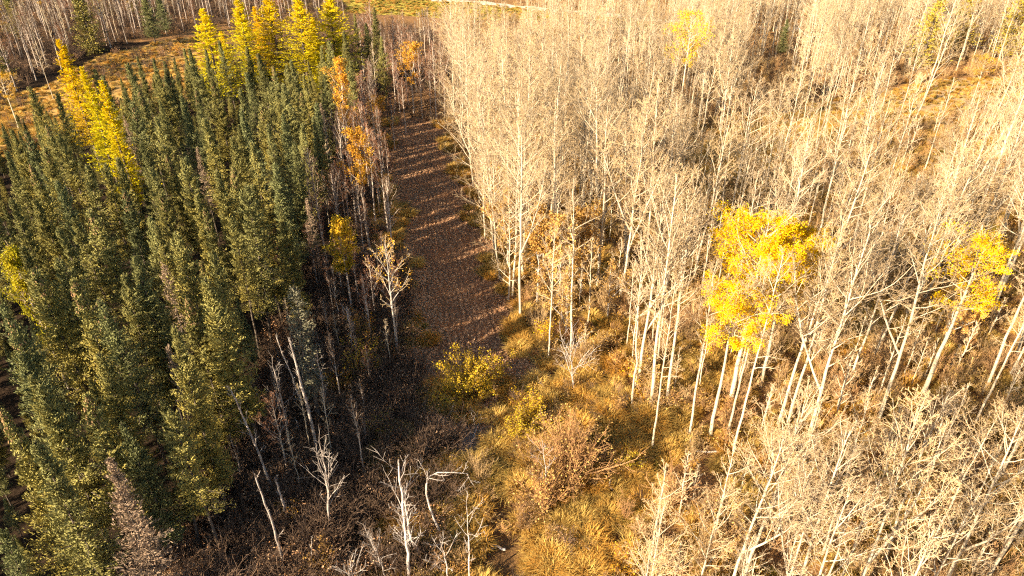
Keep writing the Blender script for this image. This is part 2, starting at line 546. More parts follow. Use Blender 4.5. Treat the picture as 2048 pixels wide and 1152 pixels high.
# gravel road beyond the woods
def ribbon(name, pts, width, mat, dz, n=60):
    p = np.array(pts, float)
    t = np.linspace(0, len(p) - 1, n)
    c = np.stack([np.interp(t, np.arange(len(p)), p[:, k]) for k in (0, 1)], -1)
    d = np.gradient(c, axis=0); d /= np.linalg.norm(d, axis=1, keepdims=True)
    nn = np.stack([-d[:, 1], d[:, 0]], -1)
    ks = np.linspace(-0.5, 0.5, 7)
    P = c[:, None] + nn[:, None] * ks[None, :, None] * width
    Z = hgt(P[..., 0], P[..., 1]) + dz + 0.12 * (1 - (2 * ks[None]) ** 2)
    i = np.arange(n * 7).reshape(n, 7)
    m_ = MB()
    m_.add(np.concatenate([P, Z[..., None]], -1), quads=np.stack([i[:-1, :-1], i[1:, :-1], i[1:, 1:], i[:-1, 1:]], -1))
    return tag(link(bpy.data.objects.new(name, m_.mesh(name, [mat]))), kind='structure')
ribbon('road', [at(300, -40), at(760, -8), at(960, 4), at(1090, 18), at(1250, 33), at(1360, 48), at(1600, 60)], 6.0, M['gravel'], 0.02)

# ------------------------------------------------------------------ tree makers
def bare_tree(seed, H=18.0, r0=0.17, crown=0.45, spread=0.30, n1=20, n2=6, n3=5, n4=2, fork=0, twist=0.03, ang=0.75, rt=0.011, up=0.5, barkm='aspen_bark', twigm='twig', leaf=None, nleaf=0, leafsize=0.12, leafz=(0.0, 1.0), bend=0.0):
    """bare deciduous tree: trunk mesh builder, branch builder, leaf builder"""
    g = np.random.default_rng(seed)
    tr, br, lf = MB(), MB(), MB()
    npt = 14
    zz = np.linspace(0, 1, npt)
    off = np.cumsum(g.normal(0, twist, (npt, 2)) * H / 14, axis=0)
    off -= off[0]
    P = np.zeros((1, npt, 3))
    P[0, :, :2] = off
    P[0, :, 0] += bend * zz ** 2 * H
    P[0, :, 2] = zz * H - 0.15
    R = (r0 * (1 - zz) ** 0.75 * (1 + 0.35 * np.exp(-zz * 25)) + 0.018)[None]
    tubes(tr, P, R, 8)
    stems, SR, SL = [P], [R], [H]
    if fork:
        for k in range(fork):
            t = g.uniform(0.28, 0.5)
            pos, _ = along(P, np.array([[t]]))
            az = g.uniform(0, 6.28)
            d = np.array([[math.cos(az) * 0.55, math.sin(az) * 0.55, 0.8]])
            Lk = H * (1 - t) * g.uniform(0.75, 0.95)
            Q = lines(pos[0], unit(d), np.array([Lk]), npt, 0.9, 0.05, g)
            rk = float(np.interp(t, zz, R[0])) * 0.72
            RQ = (rk * (1 - zz) ** 0.8 + 0.015)[None]
            tubes(tr, Q, RQ, 6)
            stems.append(Q); SR.append(RQ); SL.append(Lk)
    for k, (Q, RQ, Lk) in enumerate(zip(stems, SR, SL)):
        c0 = crown if k == 0 else 0.2
        nn = n1 if k == 0 else max(6, int(n1 * 0.6))
        t = (c0 + (0.985 - c0) * (np.arange(nn) + g.random(nn)) / nn)[None]
        pos, tan = along(Q, t)
        az = np.arange(nn) * 2.4 + g.normal(0, 0.4, nn)
        s = (t[0] - c0) / (1 - c0)
        an = ang * (1.15 - 0.55 * s) + g.normal(0, 0.12, nn)
        d = np.stack([np.cos(az) * np.sin(an), np.sin(az) * np.sin(an), np.cos(an)], -1)
        Lb = spread * H * (0.22 + 1.0 * np.sin(np.clip(s * 0.85 + 0.10, 0, 1) * math.pi)) * g.uniform(0.6, 1.15, nn) * (1.05 - 0.45 * s) * (1 if k == 0 else 0.7)
        B = lines(pos[0], unit(d), Lb, 6, up, 0.13, g)
        rb = np.interp(t[0], zz, RQ[0]) * 0.45 + 0.012
        RB = np.maximum(rb[:, None] * np.linspace(1, 0.3, 6)[None], rt)
        tubes(br, B, RB, 4, 0, g.random(nn))
        C, RC, LC = grow(B, RB, Lb, n2, 0.22, 1.0, 0.75, 0.5, 4, up * 0.7, 0.16, 0.6, rt * 1.15, g)
        tubes(br, C, RC, 3, 1, g.random(len(C)))
        D, RD, LD = grow(C, RC, LC, n3, 0.15, 1.0, 0.75, 0.52, 3, up * 0.5, 0.18, 0.6, rt, g)
        tubes(br, D, RD, 3, 1, g.random(len(D)))
        if n4:
            E, RE, LE = grow(D, RD, LD, n4, 0.2, 1.0, 0.7, 0.6, 2, up * 0.3, 0.1, 0.6, rt * 0.8, g)
            tubes(br, E, RE, 3, 1, g.random(len(E)))
        else:
            E = D
        if leaf:
            pts = E.reshape(-1, 3)
            zr = pts[:, 2] / H
            pts = pts[(zr > leafz[0]) & (zr < leafz[1])]
            if len(pts):
                pk = pts[g.integers(0, len(pts), nleaf // len(stems))] + g.normal(0, 0.13, (nleaf // len(stems), 3))
                e = unit(g.normal(0, 1, pk.shape)) * (leafsize * g.uniform(0.7, 1.4, len(pk)))[:, None]
                w = unit(np.cross(e, g.normal(0, 1, pk.shape))) * (leafsize * 0.42)
                kites(lf, pk, e, w, 0, np.clip(0.5 + 0.35 * np.sin(pk[:, 0] * 1.7 + pk[:, 2]) + g.normal(0, 0.25, len(pk)), 0, 1))
    mats = dict(trunk=[M[barkm]], crown=[M[barkm], M[twigm]], leaf=[M[leaf]] if leaf else [])
    return tr, br, lf, mats

def tree_parts(t, name):
    tr, br, lf, mats = t
    out = [('trunk', tr.mesh(name + '_trunk', mats['trunk'])), ('crown', br.mesh(name + '_crown', mats['crown']))]
    if lf.n:
        out.append(('foliage', lf.mesh(name + '_foliage', mats['leaf'], False)))
    return out

def tree_joined(t, name):
    tr, br, lf, mats = t
    mb = MB()
    mb.merge(tr); mb.merge(br)
    ml = list(mats['crown'])
    if lf.n:
        for k in range(len(lf.qm)):
            lf.qm[k] = lf.qm[k] + 2
        mb.merge(lf); ml += mats['leaf']
    return mb.mesh(name, ml)

def conifer(seed, H=13.0, R=1.5, base=0.12, whorl=0.27, nb=9, spray=62, size=0.175, kind='spruce', power=0.75, density=1.0, lumps=0.25, tuft=0.19, needlem='needles', conetop=0.0, thin=0.0):
    """spruce or larch: trunk builder, crown builder"""
    g = np.random.default_rng(seed)
    tr, cr = MB(), MB()
    npt = 10
    zz = np.linspace(0, 1, npt)
    P = np.zeros((1, npt, 3))
    P[0, :, 2] = zz * H - 0.15
    P[0, :, :2] = np.cumsum(g.normal(0, 0.03, (npt, 2)), axis=0)
    Rt = (0.0085 * H * (1 - zz) ** 0.9 + 0.010)[None]
    tubes(tr, P, Rt, 7)
    # bare dead branches below the green crown
    zs = np.arange(base * H, H * 0.985, whorl)
    zs = np.concatenate([np.repeat(zs, nb)]) + g.normal(0, whorl * 0.4, len(zs) * nb)
    t = np.clip(zs / H, 0.02, 0.985)
    n = len(t)
    s = np.clip((t - base) / (1 - base), 0, 1)
    prof = (1 - s) ** power
    prof *= np.clip(0.6 + s * 5, 0, 1)                       # narrows under the skirt
    az = g.random(n) * 6.283
    lump = 1 + lumps * np.sin(az * 2 + t * 9 + seed) + lumps * np.sin(az * 3 - t * 17 + seed * 1.7) * 0.7
    L = np.maximum(R * prof * lump * g.uniform(0.6, 1.2, n), 0.18)
    keep = g.random(n) > thin * (0.4 + 0.6 * (1 - s))
    t, s, az, L = t[keep], s[keep], az[keep], L[keep]
    n = len(t)
    pos, _ = along(P, t[None]); pos = pos[0]
    el = -0.35 + 1.25 * s ** 1.6 + g.normal(0, 0.12, n) if kind == 'spruce' else 0.05 + 0.7 * s ** 1.5 + g.normal(0, 0.15, n)
    d = np.stack([np.cos(az) * np.cos(el), np.sin(az) * np.cos(el), np.sin(el)], -1)
    B = lines(pos, d, L, 5, 0.55 if kind == 'spruce' else 0.1, 0.10, g)
    tubes(cr, B, np.maximum(0.018 * (L / 1.5)[:, None] * np.linspace(1, 0.4, 5)[None], 0.006), 3, 1, 0.3)
    m = spray
    u = 0.10 + 0.90 * (np.arange(m)[None] + g.random((n, m))) / m
    q, tan = along(B, u)
    side = unit(np.cross(tan, np.array([0, 0, 1.0])))
    sgn = np.where(g.random((n, m)) < 0.5, -1, 1)[..., None]
    out = g.uniform(0.1, 1.0, (n, m))[..., None] * sgn
    lift = g.normal(0.30, 0.35, (n, m))[..., None]
    wid = tuft * np.sin(np.clip(u, 0, 1) * 2.6)[..., None] * (0.4 + 0.6 * np.clip(L / 1.2, 0, 1))[:, None, None]
    off = side * g.normal(0, 1, (n, m, 1)) + np.array([0, 0, 1.0]) * g.normal(-0.1, 0.6, (n, m, 1))
    q = q + off * wid
    e = unit(tan * 0.8 + side * out + np.array([0, 0, 1.0]) * lift)
    Ls = size * g.uniform(0.6, 1.35, (n, m)) * (0.6 + 0.4 * np.clip(L / 0.8, 0, 1))[:, None]
    rad = np.stack([np.cos(az), np.sin(az), np.zeros(n)], -1)[:, None]
    nrm = unit(rad * 0.65 + np.array([0, 0, 0.5]) + off * 0.4 + g.normal(0, 0.2, e.shape))
    w = unit(np.cross(e, nrm)) * (Ls * 0.17)[..., None]
    tint = np.clip(0.15 + 0.75 * s[:, None] ** 1.5 + g.normal(0, 0.16, (n, 1)) + g.normal(0, 0.08, (n, m)), 0, 1)
    k = np.ones((n, m), bool) if density >= 1 else g.random((n, m)) < density
    kk = k.ravel()
    kites(cr, q.reshape(-1, 3)[kk], (e * Ls[..., None]).reshape(-1, 3)[kk], w.reshape(-1, 3)[kk], 0, tint.ravel()[kk], 0.45)
    if conetop > 0:
        nc = int(90 * conetop)
        z = H * g.uniform(0.86, 0.99, nc)
        a = g.random(nc) * 6.283
        rr = R * ((1 - z / H) ** power) * g.uniform(0.5, 1.1, nc) + 0.08
        b = np.stack([np.cos(a) * rr + P[0, -1, 0], np.sin(a) * rr + P[0, -1, 1], z], -1)
        e = np.stack([np.cos(a) * 0.04, np.sin(a) * 0.04, -0.16 * np.ones(nc)], -1)
        kites(cr, b, e, np.stack([-np.sin(a) * 0.05, np.cos(a) * 0.05, np.zeros(nc)], -1), 2, g.random(nc))
    return tr, cr, [M['spruce_bark']], [M[needlem], M['spruce_bark'], M['cones']]

def conifer_parts(c, name):
    tr, cr, mt, mc = c
    return [('trunk', tr.mesh(name + '_trunk', mt)), ('crown', cr.mesh(name + '_crown', mc, False))]

def conifer_joined(c, name):
    tr, cr, mt, mc = c
    mb = MB(); mb.merge(cr)
    for k in range(len(tr.qm)):
        tr.qm[k] = tr.qm[k] + 1
    mb.merge(tr)
    return mb.mesh(name, mc, False)

def shrub(seed, H=1.8, stems=16, spread=0.5, n2=5, n3=4, rt=0.008, twigm='brush_twig', leaf=None, nleaf=0, leafsize=0.09):
    g = np.random.default_rng(seed)
    st, lf = MB(), MB()
    az = g.random(stems) * 6.283
    an = np.abs(g.normal(0, spread, stems))
    d = np.stack([np.cos(az) * np.sin(an), np.sin(az) * np.sin(an), np.cos(an)], -1)
    p0 = np.stack([np.cos(az) * 0.15 * H, np.sin(az) * 0.15 * H, -0.05 * np.ones(stems)], -1) * g.random((stems, 1))
    L = H * g.uniform(0.6, 1.1, stems)
    B = lines(p0, d, L, 5, 0.2, 0.1, g)
    RB = np.maximum(0.012 * H * np.linspace(1, 0.3, 5)[None] * g.uniform(0.6, 1.2, (stems, 1)), rt)
    tubes(st, B, RB, 3, 0, g.random(stems))
    C, RC, LC = grow(B, RB, L, n2, 0.2, 1.0, 0.6, 0.42, 3, 0.3, 0.15, 0.6, rt, g)
    tubes(st, C, RC, 3, 0, g.random(len(C)))
    D, RD, LD = grow(C, RC, LC, n3, 0.15, 1.0, 0.7, 0.55, 2, 0.2, 0.1, 0.6, rt * 0.8, g)
    tubes(st, D, RD, 3, 0, g.random(len(D)))
    if leaf:
        pts = D.reshape(-1, 3)
        pk = pts[g.integers(0, len(pts), nleaf)] + g.normal(0, 0.1, (nleaf, 3))
        pk[:, 2] = np.maximum(pk[:, 2], 0.03)
        e = unit(g.normal(0, 1, pk.shape)) * (leafsize * g.uniform(0.7, 1.4, nleaf))[:, None]
        w = unit(np.cross(e, g.normal(0, 1, pk.shape))) * (leafsize * 0.42)
        kites(lf, pk, e, w, 0, g.random(nleaf))
    return st, lf, [M[twigm]], [M[leaf]] if leaf else []

def shrub_parts(s, name):
    st, lf, ms, ml = s
    out = [('stems', st.mesh(name + '_stems', ms))]
    if lf.n:
        out.append(('foliage', lf.mesh(name + '_foliage', ml, False)))
    return out

def shrub_joined(s, name):
    st, lf, ms, ml = s
    mb = MB(); mb.merge(st)
    if lf.n:
        for k in range(len(lf.qm)):
            lf.qm[k] = lf.qm[k] + 1
        mb.merge(lf)
    return mb.mesh(name, ms + ml, False)

def tussock(seed, n=70, H=0.7, spread=0.45, mat='grass', r=0.3):
    g = np.random.default_rng(seed)
    mb = MB()
    az = g.random(n) * 6.283
    rad = r * np.sqrt(g.random(n))
    b = np.stack([np.cos(az) * rad, np.sin(az) * rad, np.full(n, -0.03)], -1)
    a2 = az + g.normal(0, 0.7, n)
    lean = g.uniform(0.15, 1.0, n) * spread * 2
    h = H * g.uniform(0.5, 1.1, n)
    o = np.stack([np.cos(a2), np.sin(a2), np.zeros(n)], -1)
    mid = b + o * (lean * h * 0.35)[:, None] + np.array([0, 0, 1.0]) * (h * 0.65)[:, None]
    tip = b + o * (lean * h * 1.0)[:, None] + np.array([0, 0, 1.0]) * (h * (1 - 0.35 * lean))[:, None]
    w = np.stack([-np.sin(a2 + g.normal(0, .6, n)), np.cos(a2), np.zeros(n)], -1) * (0.009 + 0.009 * g.random(n))[:, None]
    V = np.stack([b - w, b + w, mid + w * 0.9, mid - w * 0.9, tip], 1)
    i = np.arange(n)[:, None] * 5
    mb.add(V, quads=i + np.array([[0, 1, 2, 3]]), tris=i + np.array([[3, 2, 4]]), tint=np.repeat(g.random(n), 5))
    return mb.mesh('tussock', [M[mat]], False)

# ------------------------------------------------------------------ labels
LANDMARKS = []          # (x, y, phrase)
ORD = ['first', 'second', 'third', 'fourth', 'fifth', 'sixth', 'seventh', 'eighth', 'ninth', 'tenth', 'eleventh', 'twelfth', 'thirteenth',
       'fourteenth', 'fifteenth', 'sixteenth', 'seventeenth', 'eighteenth', 'nineteenth', 'twentieth']
ORD += ['twenty-' + w for w in ORD[:9]] + ['thirtieth'] + ['thirty-' + w for w in ORD[:9]] + ['fortieth']
PENDING = []            # (object, look, x, y, kindword)

def landmark(x, y, phrase):
    LANDMARKS.append((x, y, phrase))

def settle_labels():
    """each tree of the mass: what it looks like, and which one it is counted from a thing one can find"""
    lm = np.array([(a, b) for a, b, _ in LANDMARKS])
    bins = {}
    for o, look, x, y, kind in PENDING:
        d = np.hypot(lm[:, 0] - x, (lm[:, 1] - y) * 0.7)
        k = int(np.argmin(d))
        dx, dy = x - lm[k, 0], y - lm[k, 1]
        # seen from the camera: along the line of sight or across it
        cx, cy = lm[k] / np.linalg.norm(lm[k])
        deep, side = dx * cx + dy * cy, dx * cy - dy * cx
        where = ('behind' if deep > 0 else 'in front of') if abs(deep) > abs(side) else ('right of' if side > 0 else 'left of')
        bins.setdefault((kind, k, where), []).append((math.hypot(dx, dy), look, o))
    for (kind, k, where), v in bins.items():
        v.sort(key=lambda r: r[0])
        for i, (_, look, o) in enumerate(v):
            o['label'] = '%s, %s %s %s' % (look, ORD[min(i, 39)] + ' one', where, LANDMARKS[k][2])

def poisson(xy, old, dmin):
    """drop points closer than dmin (scalar or array) to earlier ones"""
    cell = {}
    out = []
    for p in old:
        cell.setdefault((int(p[0] // 4), int(p[1] // 4)), []).append(p)
    for p in xy:
        cx, cy = int(p[0] // 4), int(p[1] // 4)
        ok = True
        for i in (-1, 0, 1):
            for j in (-1, 0, 1):
                for q in cell.get((cx + i, cy + j), ()):
                    if (q[0] - p[0]) ** 2 + (q[1] - p[1]) ** 2 < dmin * dmin:
                        ok = False
                        break
                if not ok:
                    break
            if not ok:
                break
        if ok:
            cell.setdefault((cx, cy), []).append(p)
            out.append(p)
    return np.array(out).reshape(-1, 2)

def loc(x, y):
    return (x, y, float(hgt(x, y)))

# ------------------------------------------------------------------ prototypes
ASPEN = [
    dict(H=18, r0=0.105, crown=0.50, spread=0.17, n1=20, n2=6, n3=5, n4=2),
    dict(H=18, r0=0.112, crown=0.42, spread=0.22, n1=22, n2=6, n3=5, n4=2, fork=1),
    dict(H=17, r0=0.090, crown=0.54, spread=0.15, n1=18, n2=6, n3=5, n4=2, twist=0.06),
    dict(H=17, r0=0.108, crown=0.38, spread=0.25, n1=22, n2=6, n3=5, n4=2, fork=2, ang=0.65),
    dict(H=16, r0=0.076, crown=0.46, spread=0.18, n1=20, n2=6, n3=5, n4=2, ang=0.9, up=0.35),
    dict(H=19, r0=0.119, crown=0.45, spread=0.22, n1=24, n2=6, n3=5, n4=2, fork=1, ang=0.85),
    dict(H=15, r0=0.076, crown=0.34, spread=0.24, n1=20, n2=6, n3=5, n4=2, twist=0.07, ang=0.7, bend=0.06),
]
ASPEN.append(dict(H=14, r0=0.11, crown=0.16, spread=0.36, n1=28, n2=6, n3=5, n4=2, ang=1.05, up=0.55, twist=0.05))
aspen_raw = [bare_tree(100 + i, **k) for i, k in enumerate(ASPEN)]
aspen_parts = [tree_parts(t, 'aspen') for t in aspen_raw]
aspen_stuff = [tree_joined(bare_tree(140 + i, **{**ASPEN[i], 'n3': 5, 'n4': 2, 'rt': 0.014}), 'far_aspen') for i in (0, 1, 2, 4, 5)]
SAPLING = [dict(H=11, r0=0.06, crown=0.45, spread=0.14, n1=14, n2=4, n3=3, n4=2, twist=0.05, rt=0.012),
           dict(H=9, r0=0.05, crown=0.35, spread=0.18, n1=14, n2=4, n3=3, n4=2, twist=0.06, rt=0.012),
           dict(H=13, r0=0.075, crown=0.5, spread=0.13, n1=14, n2=4, n3=3, n4=2, twist=0.04, rt=0.012)]
sapling_stuff = [tree_joined(bare_tree(170 + i, **k), 'sapling') for i, k in enumerate(SAPLING)]
BIRCH = [dict(H=12, r0=0.09, crown=0.42, spread=0.20, n1=20, n2=6, n3=5, n4=2, ang=0.55, rt=0.010, barkm='birch_bark', twigm='copper_twig', twist=0.04),
         dict(H=12, r0=0.10, crown=0.36, spread=0.22, n1=20, n2=6, n3=5, n4=2, ang=0.6, rt=0.010, barkm='birch_bark', twigm='copper_twig', fork=1),
         dict(H=12, r0=0.08, crown=0.45, spread=0.17, n1=18, n2=6, n3=5, n4=2, ang=0.5, rt=0.010, barkm='birch_bark', twigm='copper_twig', twist=0.06)]
birch_parts = [tree_parts(bare_tree(200 + i, **k), 'birch') for i, k in enumerate(BIRCH)]
birch_stuff = [tree_joined(bare_tree(210 + i, **{**k, 'n3': 4, 'rt': 0.014, 'twigm': 'dark_twig' if i != 1 else 'copper_twig'}), 'far_birch') for i, k in enumerate(BIRCH)]
birch_leafy = [tree_parts(bare_tree(220 + i, **{**BIRCH[i], 'leaf': 'orange_leaf', 'nleaf': 3800, 'leafsize': 0.13, 'leafz': z}), 'leafy_birch') for i, z in ((0, (0.55, 1)), (1, (0.3, 0.9)))]

SPRUCE = [dict(H=13, R=1.6, base=0.24, power=0.76, lumps=0.32), dict(H=13, R=1.85, base=0.18, power=0.82, conetop=0.8, lumps=0.35),
          dict(H=13, R=1.3, base=0.28, power=0.64, lumps=0.42), dict(H=13, R=1.75, base=0.26, power=0.70, thin=0.38, lumps=0.5),
          dict(H=13, R=2.1, base=0.16, power=0.9, lumps=0.3), dict(H=13, R=1.25, base=0.34, power=0.58, conetop=1.0, lumps=0.45, thin=0.15),
          dict(H=13, R=1.65, base=0.28, power=0.66, conetop=0.4, thin=0.25, lumps=0.48), dict(H=13, R=1.5, base=0.38, power=0.62, thin=0.45, lumps=0.55)]
spruce_parts = [conifer_parts(conifer(300 + i, **k), 'spruce') for i, k in enumerate(SPRUCE)]
spruce_stuff = [conifer_joined(conifer(300 + i, **SPRUCE[i]), 'far_spruce') for i in (0, 1, 3, 6)]
big_spruce = conifer_parts(conifer(330, H=15, R=3.4, base=0.03, power=0.9, nb=12, spray=16, size=0.42, whorl=0.36), 'big_spruce')
larch_parts = [conifer_parts(conifer(340 + i, H=17, R=1.75 + 0.5 * i, base=0.22, power=0.75, kind='larch', nb=9, spray=26, size=0.21, whorl=0.30, lumps=0.35, needlem='larch', tuft=0.15), 'larch') for i in range(3)]
dead_spruce = [conifer_parts(conifer(350, H=13, R=1.4, base=0.15, power=0.7, needlem='dead_needles', density=0.42, lumps=0.5, thin=0.2), 'dead_spruce'),
               conifer_parts(conifer(351, H=13, R=1.1, base=0.30, power=0.5, needlem='lichen', density=0.35, thin=0.4), 'dead_spruce'),
               conifer_parts(conifer(352, H=13, R=0.9, base=0.35, power=0.5, needlem='dead_needles', density=0.22, thin=0.5), 'dead_spruce')]
print('protos built')

# ------------------------------------------------------------------ conifers: landmarks first
def put(name, parts, x, y, h, hnom, label=None, cat='tree', group=None, rz=None, wide=1.0, tilt=(0, 0)):
    s = h / hnom
    o = thing(name, parts, loc(x, y), random.uniform(0, 6.28) if rz is None else rz, (s * wide, s * wide, s), tilt)
    return tag(o, label, cat, group)

taken = []           # feet of the trees already standing
# larches: (tip x, tip y, height, proto, label, short phrase)
LARCH = [(118, 74, 17, 1, 'tall golden larch, leftmost of three among the spruces', 'the leftmost of the three larches'),
         (163, 130, 16, 0, 'yellow-green larch in the middle of the three among spruces', 'the middle of the three larches'),
         (199, 158, 16.5, 0, 'bright golden larch, rightmost of three among the spruces', 'the rightmost of the three larches'),
         (400, 14, 17, 1, 'golden larch standing alone beside the far meadow edge', 'the golden meadow larch'),
         (440, 62, 12, 0, 'short orange-gold larch tucked beside the meadow edge larch', None),
         (478, -6, 17.5, 1, 'golden larch, first of the row behind the spruce stand', 'the first larch of the row'),
         (510, 12, 15, 0, 'slim yellow larch, second of the row behind the spruces', None),
         (535, -18, 18, 2, 'broad yellow larch, third of the row behind the spruces', 'the third larch of the row'),
         (592, -10, 18, 2, 'broad yellow-green larch, fourth of the row behind the spruces', 'the fourth larch of the row'),
         (622, 30, 15, 0, 'small orange-yellow larch between the two broad row larches', None),
         (655, -16, 18, 2, 'broad golden larch, last of the row before dark spruces', 'the last larch of the row')]
for px, py, h, k, lab, ph in LARCH:
    x, y = at(px, py, h)
    put('larch_tree', larch_parts[k], x, y, h, 17, lab, 'tree', 'golden larches', wide=2.0 if px > 390 else 1.25)
    taken.append((x, y))
    if ph:
        landmark(x, y, ph)

DEAD = [(215, 918, 11, 0, 'thick brown dead spruce near the lower left corner', 'the thick brown dead spruce', 1.15),
        (246, 232, 11, 2, 'brown dead spruce beside the rightmost of three larches', 'the dead spruce beside larches', 1.0),
        (395, 300, 10.5, 2, 'thin brown dead spruce amid green spruces, mid stand', 'the thin brown dead spruce', 1.0),
        (328, 528, 11, 2, 'grey-brown dead spruce with drooping twigs between green spruces', 'the grey-brown dead spruce', 1.15),
        (128, 524, 11, 2, 'slender bare dead spruce with a brown tip, mid stand', 'the slender bare dead spruce', 0.8),
        (333, 690, 11, 2, 'bare grey spruce trunk with short twigs, near stand', 'the bare grey spruce trunk', 0.8),
        (588, 566, 12, 1, 'grey-green ragged dead spruce with drooping boughs beside the snags', 'the ragged grey-green spruce', 1.2),
        (640, 205, 10, 2, 'brown dead spruce among greens at the stand edge', 'the brown dead edge spruce', 1.0),
        (612, 400, 10, 2, 'bare brown dead spruce in shade at the stand edge', None, 1.0)]
for px, py, h, k, lab, ph, wd in DEAD:
    x, y = at(px, py, h)
    put('dead_spruce', dead_spruce[k], x, y, h, 13, lab, 'tree', 'dead spruces', wide=wd)
    taken.append((x, y))
    if ph:
        landmark(x, y, ph)

x, y = at(188, 108)
put('spruce_tree', big_spruce, x, y, 16, 15, 'big full green spruce standing alone beyond the golden meadow', 'tree', 'spruces')
landmark(x, y, 'the big meadow spruce'); taken.append((x, y))
for bx, by, h, lab in ((312, 88, 12, 'dark spruce beside bare birches beyond the golden meadow'), (205, 40, 12, 'dark spruce behind the big lone spruce beyond the meadow'),
                       (45, 85, 13, 'dusky spruce among birches in the upper left corner'), (10, 165, 13, 'dark spruce at the left edge in front of the birches'),
                       (275, 30, 11, 'small spruce with yellow leaves behind it beyond the meadow'), (335, 72, 11, 'dark spruce touching its taller neighbour beyond the golden meadow')):
    x, y = at(bx, by)
    put('spruce_tree', spruce_parts[4], x, y, h, 13, lab, 'tree', 'spruces', wide=1.35)
    taken.append((x, y))
sunlit_spruce_parts = conifer_parts(conifer(335, H=13, R=2.6, base=0.18, power=0.5, nb=8, spray=16, size=0.34, whorl=0.4, lumps=0.4, needlem='sunlit_spruce'), 'sunlit_spruce')
FARSP = [(1560, 120, 9, 'small green spruce among the pale stems at the top'), (1835, 150, 15, 'yellow-lit tall spruce, left of the upper right pair'),
         (1905, 120, 15, 'yellow-lit tall spruce, right of the upper right pair'), (2000, 130, 16, 'yellow-lit broad spruce in the upper right corner'),
         (2050, 190, 16, 'yellow-lit spruce cut by the right edge below the corner spruce')]
for bx, by, h, lab in FARSP:
    x, y = at(bx, by)
    put('spruce_tree', sunlit_spruce_parts if h > 10 else spruce_parts[0], x, y, h, 13, lab, 'tree', 'spruces', wide=1.3)
    taken.append((x, y))
landmark(*at(1560, 120), 'the small far spruce')
landmark(*at(1870, 135), 'the yellow-lit upper right spruces')

# spruce stand: tips that show in the picture
DS = at(215, 918, 11)      # the brown dead spruce stands in the sun
TIPS = [(63, 173), (105, 187), (277, 117), (310, 117), (260, 127), (187, 135), (207, 150), (320, 140), (340, 127), (363, 97), (383, 97), (412, 99), (443, 77), (493, 92), (277, 180), (260, 203), (367, 193), (390, 180), (430, 157), (493, 147),
        (53, 263), (127, 260), (80, 293), (233, 310), (287, 280), (343, 303), (370, 310), (417, 240), (443, 333), (163, 333), (117, 350), (635, 90), (655, 80), (589, 117), (572, 167), (555, 187), (742, 10), (760, 70), (712, 23), (733, 38),
        (519, 103), (579, 277), (13, 391), (28, 394), (83, 384), (203, 407), (163, 434), (133, 447), (285, 434), (313, 447), (327, 447), (350, 454), (393, 384), (457, 437), (423, 497), (257, 507), (290, 544), (230, 547), (217, 597), (103, 517),
        (87, 537), (150, 551), (167, 591), (43, 487), (380, 591), (433, 554), (340, 640), (297, 654), (70, 744), (73, 768), (150, 790), (120, 770), (3, 805), (60, 850), (258, 825), (297, 798), (352, 818), (590, 245), (475, 370), (510, 368),
        (530, 372), (545, 130), (470, 180), (520, 210), (545, 250), (500, 290), (460, 270), (320, 230), (300, 330), (20, 250), (10, 300), (60, 330), (195, 330), (240, 380), (320, 380), (420, 420), (550, 320), (560, 420), (625, 445), (600, 180),
        (625, 230), (685, 60), (668, 110), (700, 120), (10, 640), (40, 700), (20, 600)]
spr = []
for px, py in TIPS:
    h = 13.2 + random.uniform(-1.2, 1.2)
    if (px, py) in ((625, 445),):
        h = 8
    if py > 780 and px > 240:
        h = 11.0
    if (px, py) in ((742, 10), (760, 70), (712, 23), (733, 38), (685, 60)):
        h = 13.5
    x, y = at(px, py, h)
    if not taken or min(math.hypot(x - a, y - b) for a, b in taken) > 0.9:
        spr.append((x, y, h)); taken.append((x, y))
n_hero = len(spr)
STAND_FAR = gpoly([(-900, 420), (-300, 380), (0, 300), (130, 262), (230, 235), (400, 172), (560, 132), (700, 112), (770, 150), (760, 220)])
cand = rng.uniform((-115, 0), (-16, 150), (26000, 2))
X, Y = cand[:, 0], cand[:, 1]
px, py, dep = proj(X, Y)
far_y = np.interp(px, [-900, -300, 0, 130, 230, 400, 560, 700, 770], [420, 380, 300, 262, 235, 172, 132, 112, 150])
ok = (X < spruce_edge(Y) + 0.8 * np.sin(Y * 0.7)) & (py > far_y) & (Y > 18 + 0.84 * (X + 19)) & (Y > -2)
cand = cand[ok]
ec = cand[(cand[:, 0] > spruce_edge(cand[:, 1]) - 5.5) & (cand[:, 1] < 120)]
edge_t = poisson(ec, taken, 2.9)
tall = np.concatenate([edge_t, poisson(cand[:len(cand) // 2], taken + [tuple(p) for p in edge_t], 3.7)])
low = poisson(cand, taken + [tuple(p) for p in tall], 2.2)
for k, (x, y) in enumerate(np.concatenate([tall, low])):
    edgy = x > spruce_edge(y) - 6 and y < 122
    ax, ay = x - DS[0], y - DS[1]
    sunny = 0.5 < -(ax * math.sin(SUN_AZ) + ay * math.cos(SUN_AZ)) < 14 and abs(ax * math.cos(SUN_AZ) - ay * math.sin(SUN_AZ)) < 2.4
    if k < len(tall):
        hh = random.uniform(12.0, 14.2) if edgy else random.uniform(9.8, 12.4)
        if sunny or (not edgy and random.random() < (0.82 if y < 74 else 0.66 if y < 118 else 0)):
            hh = random.uniform(3.5, 6.5)
    else:
        hh = random.uniform(7.0, 9.5) if edgy and not sunny else random.uniform(3.5, 6.5)
    tpx, tpy, _ = proj(x, y, hh)
    lim = np.interp(tpx, [0, 130, 230, 330, 430, 600, 760], [225, 200, 158, 132, 118, 128, 110])
    if tpy < lim:
        hh *= 0.72
        if proj(x, y, hh)[1] < lim - 15:
            continue
    spr.append((x, y, hh))
spr = np.array(spr)
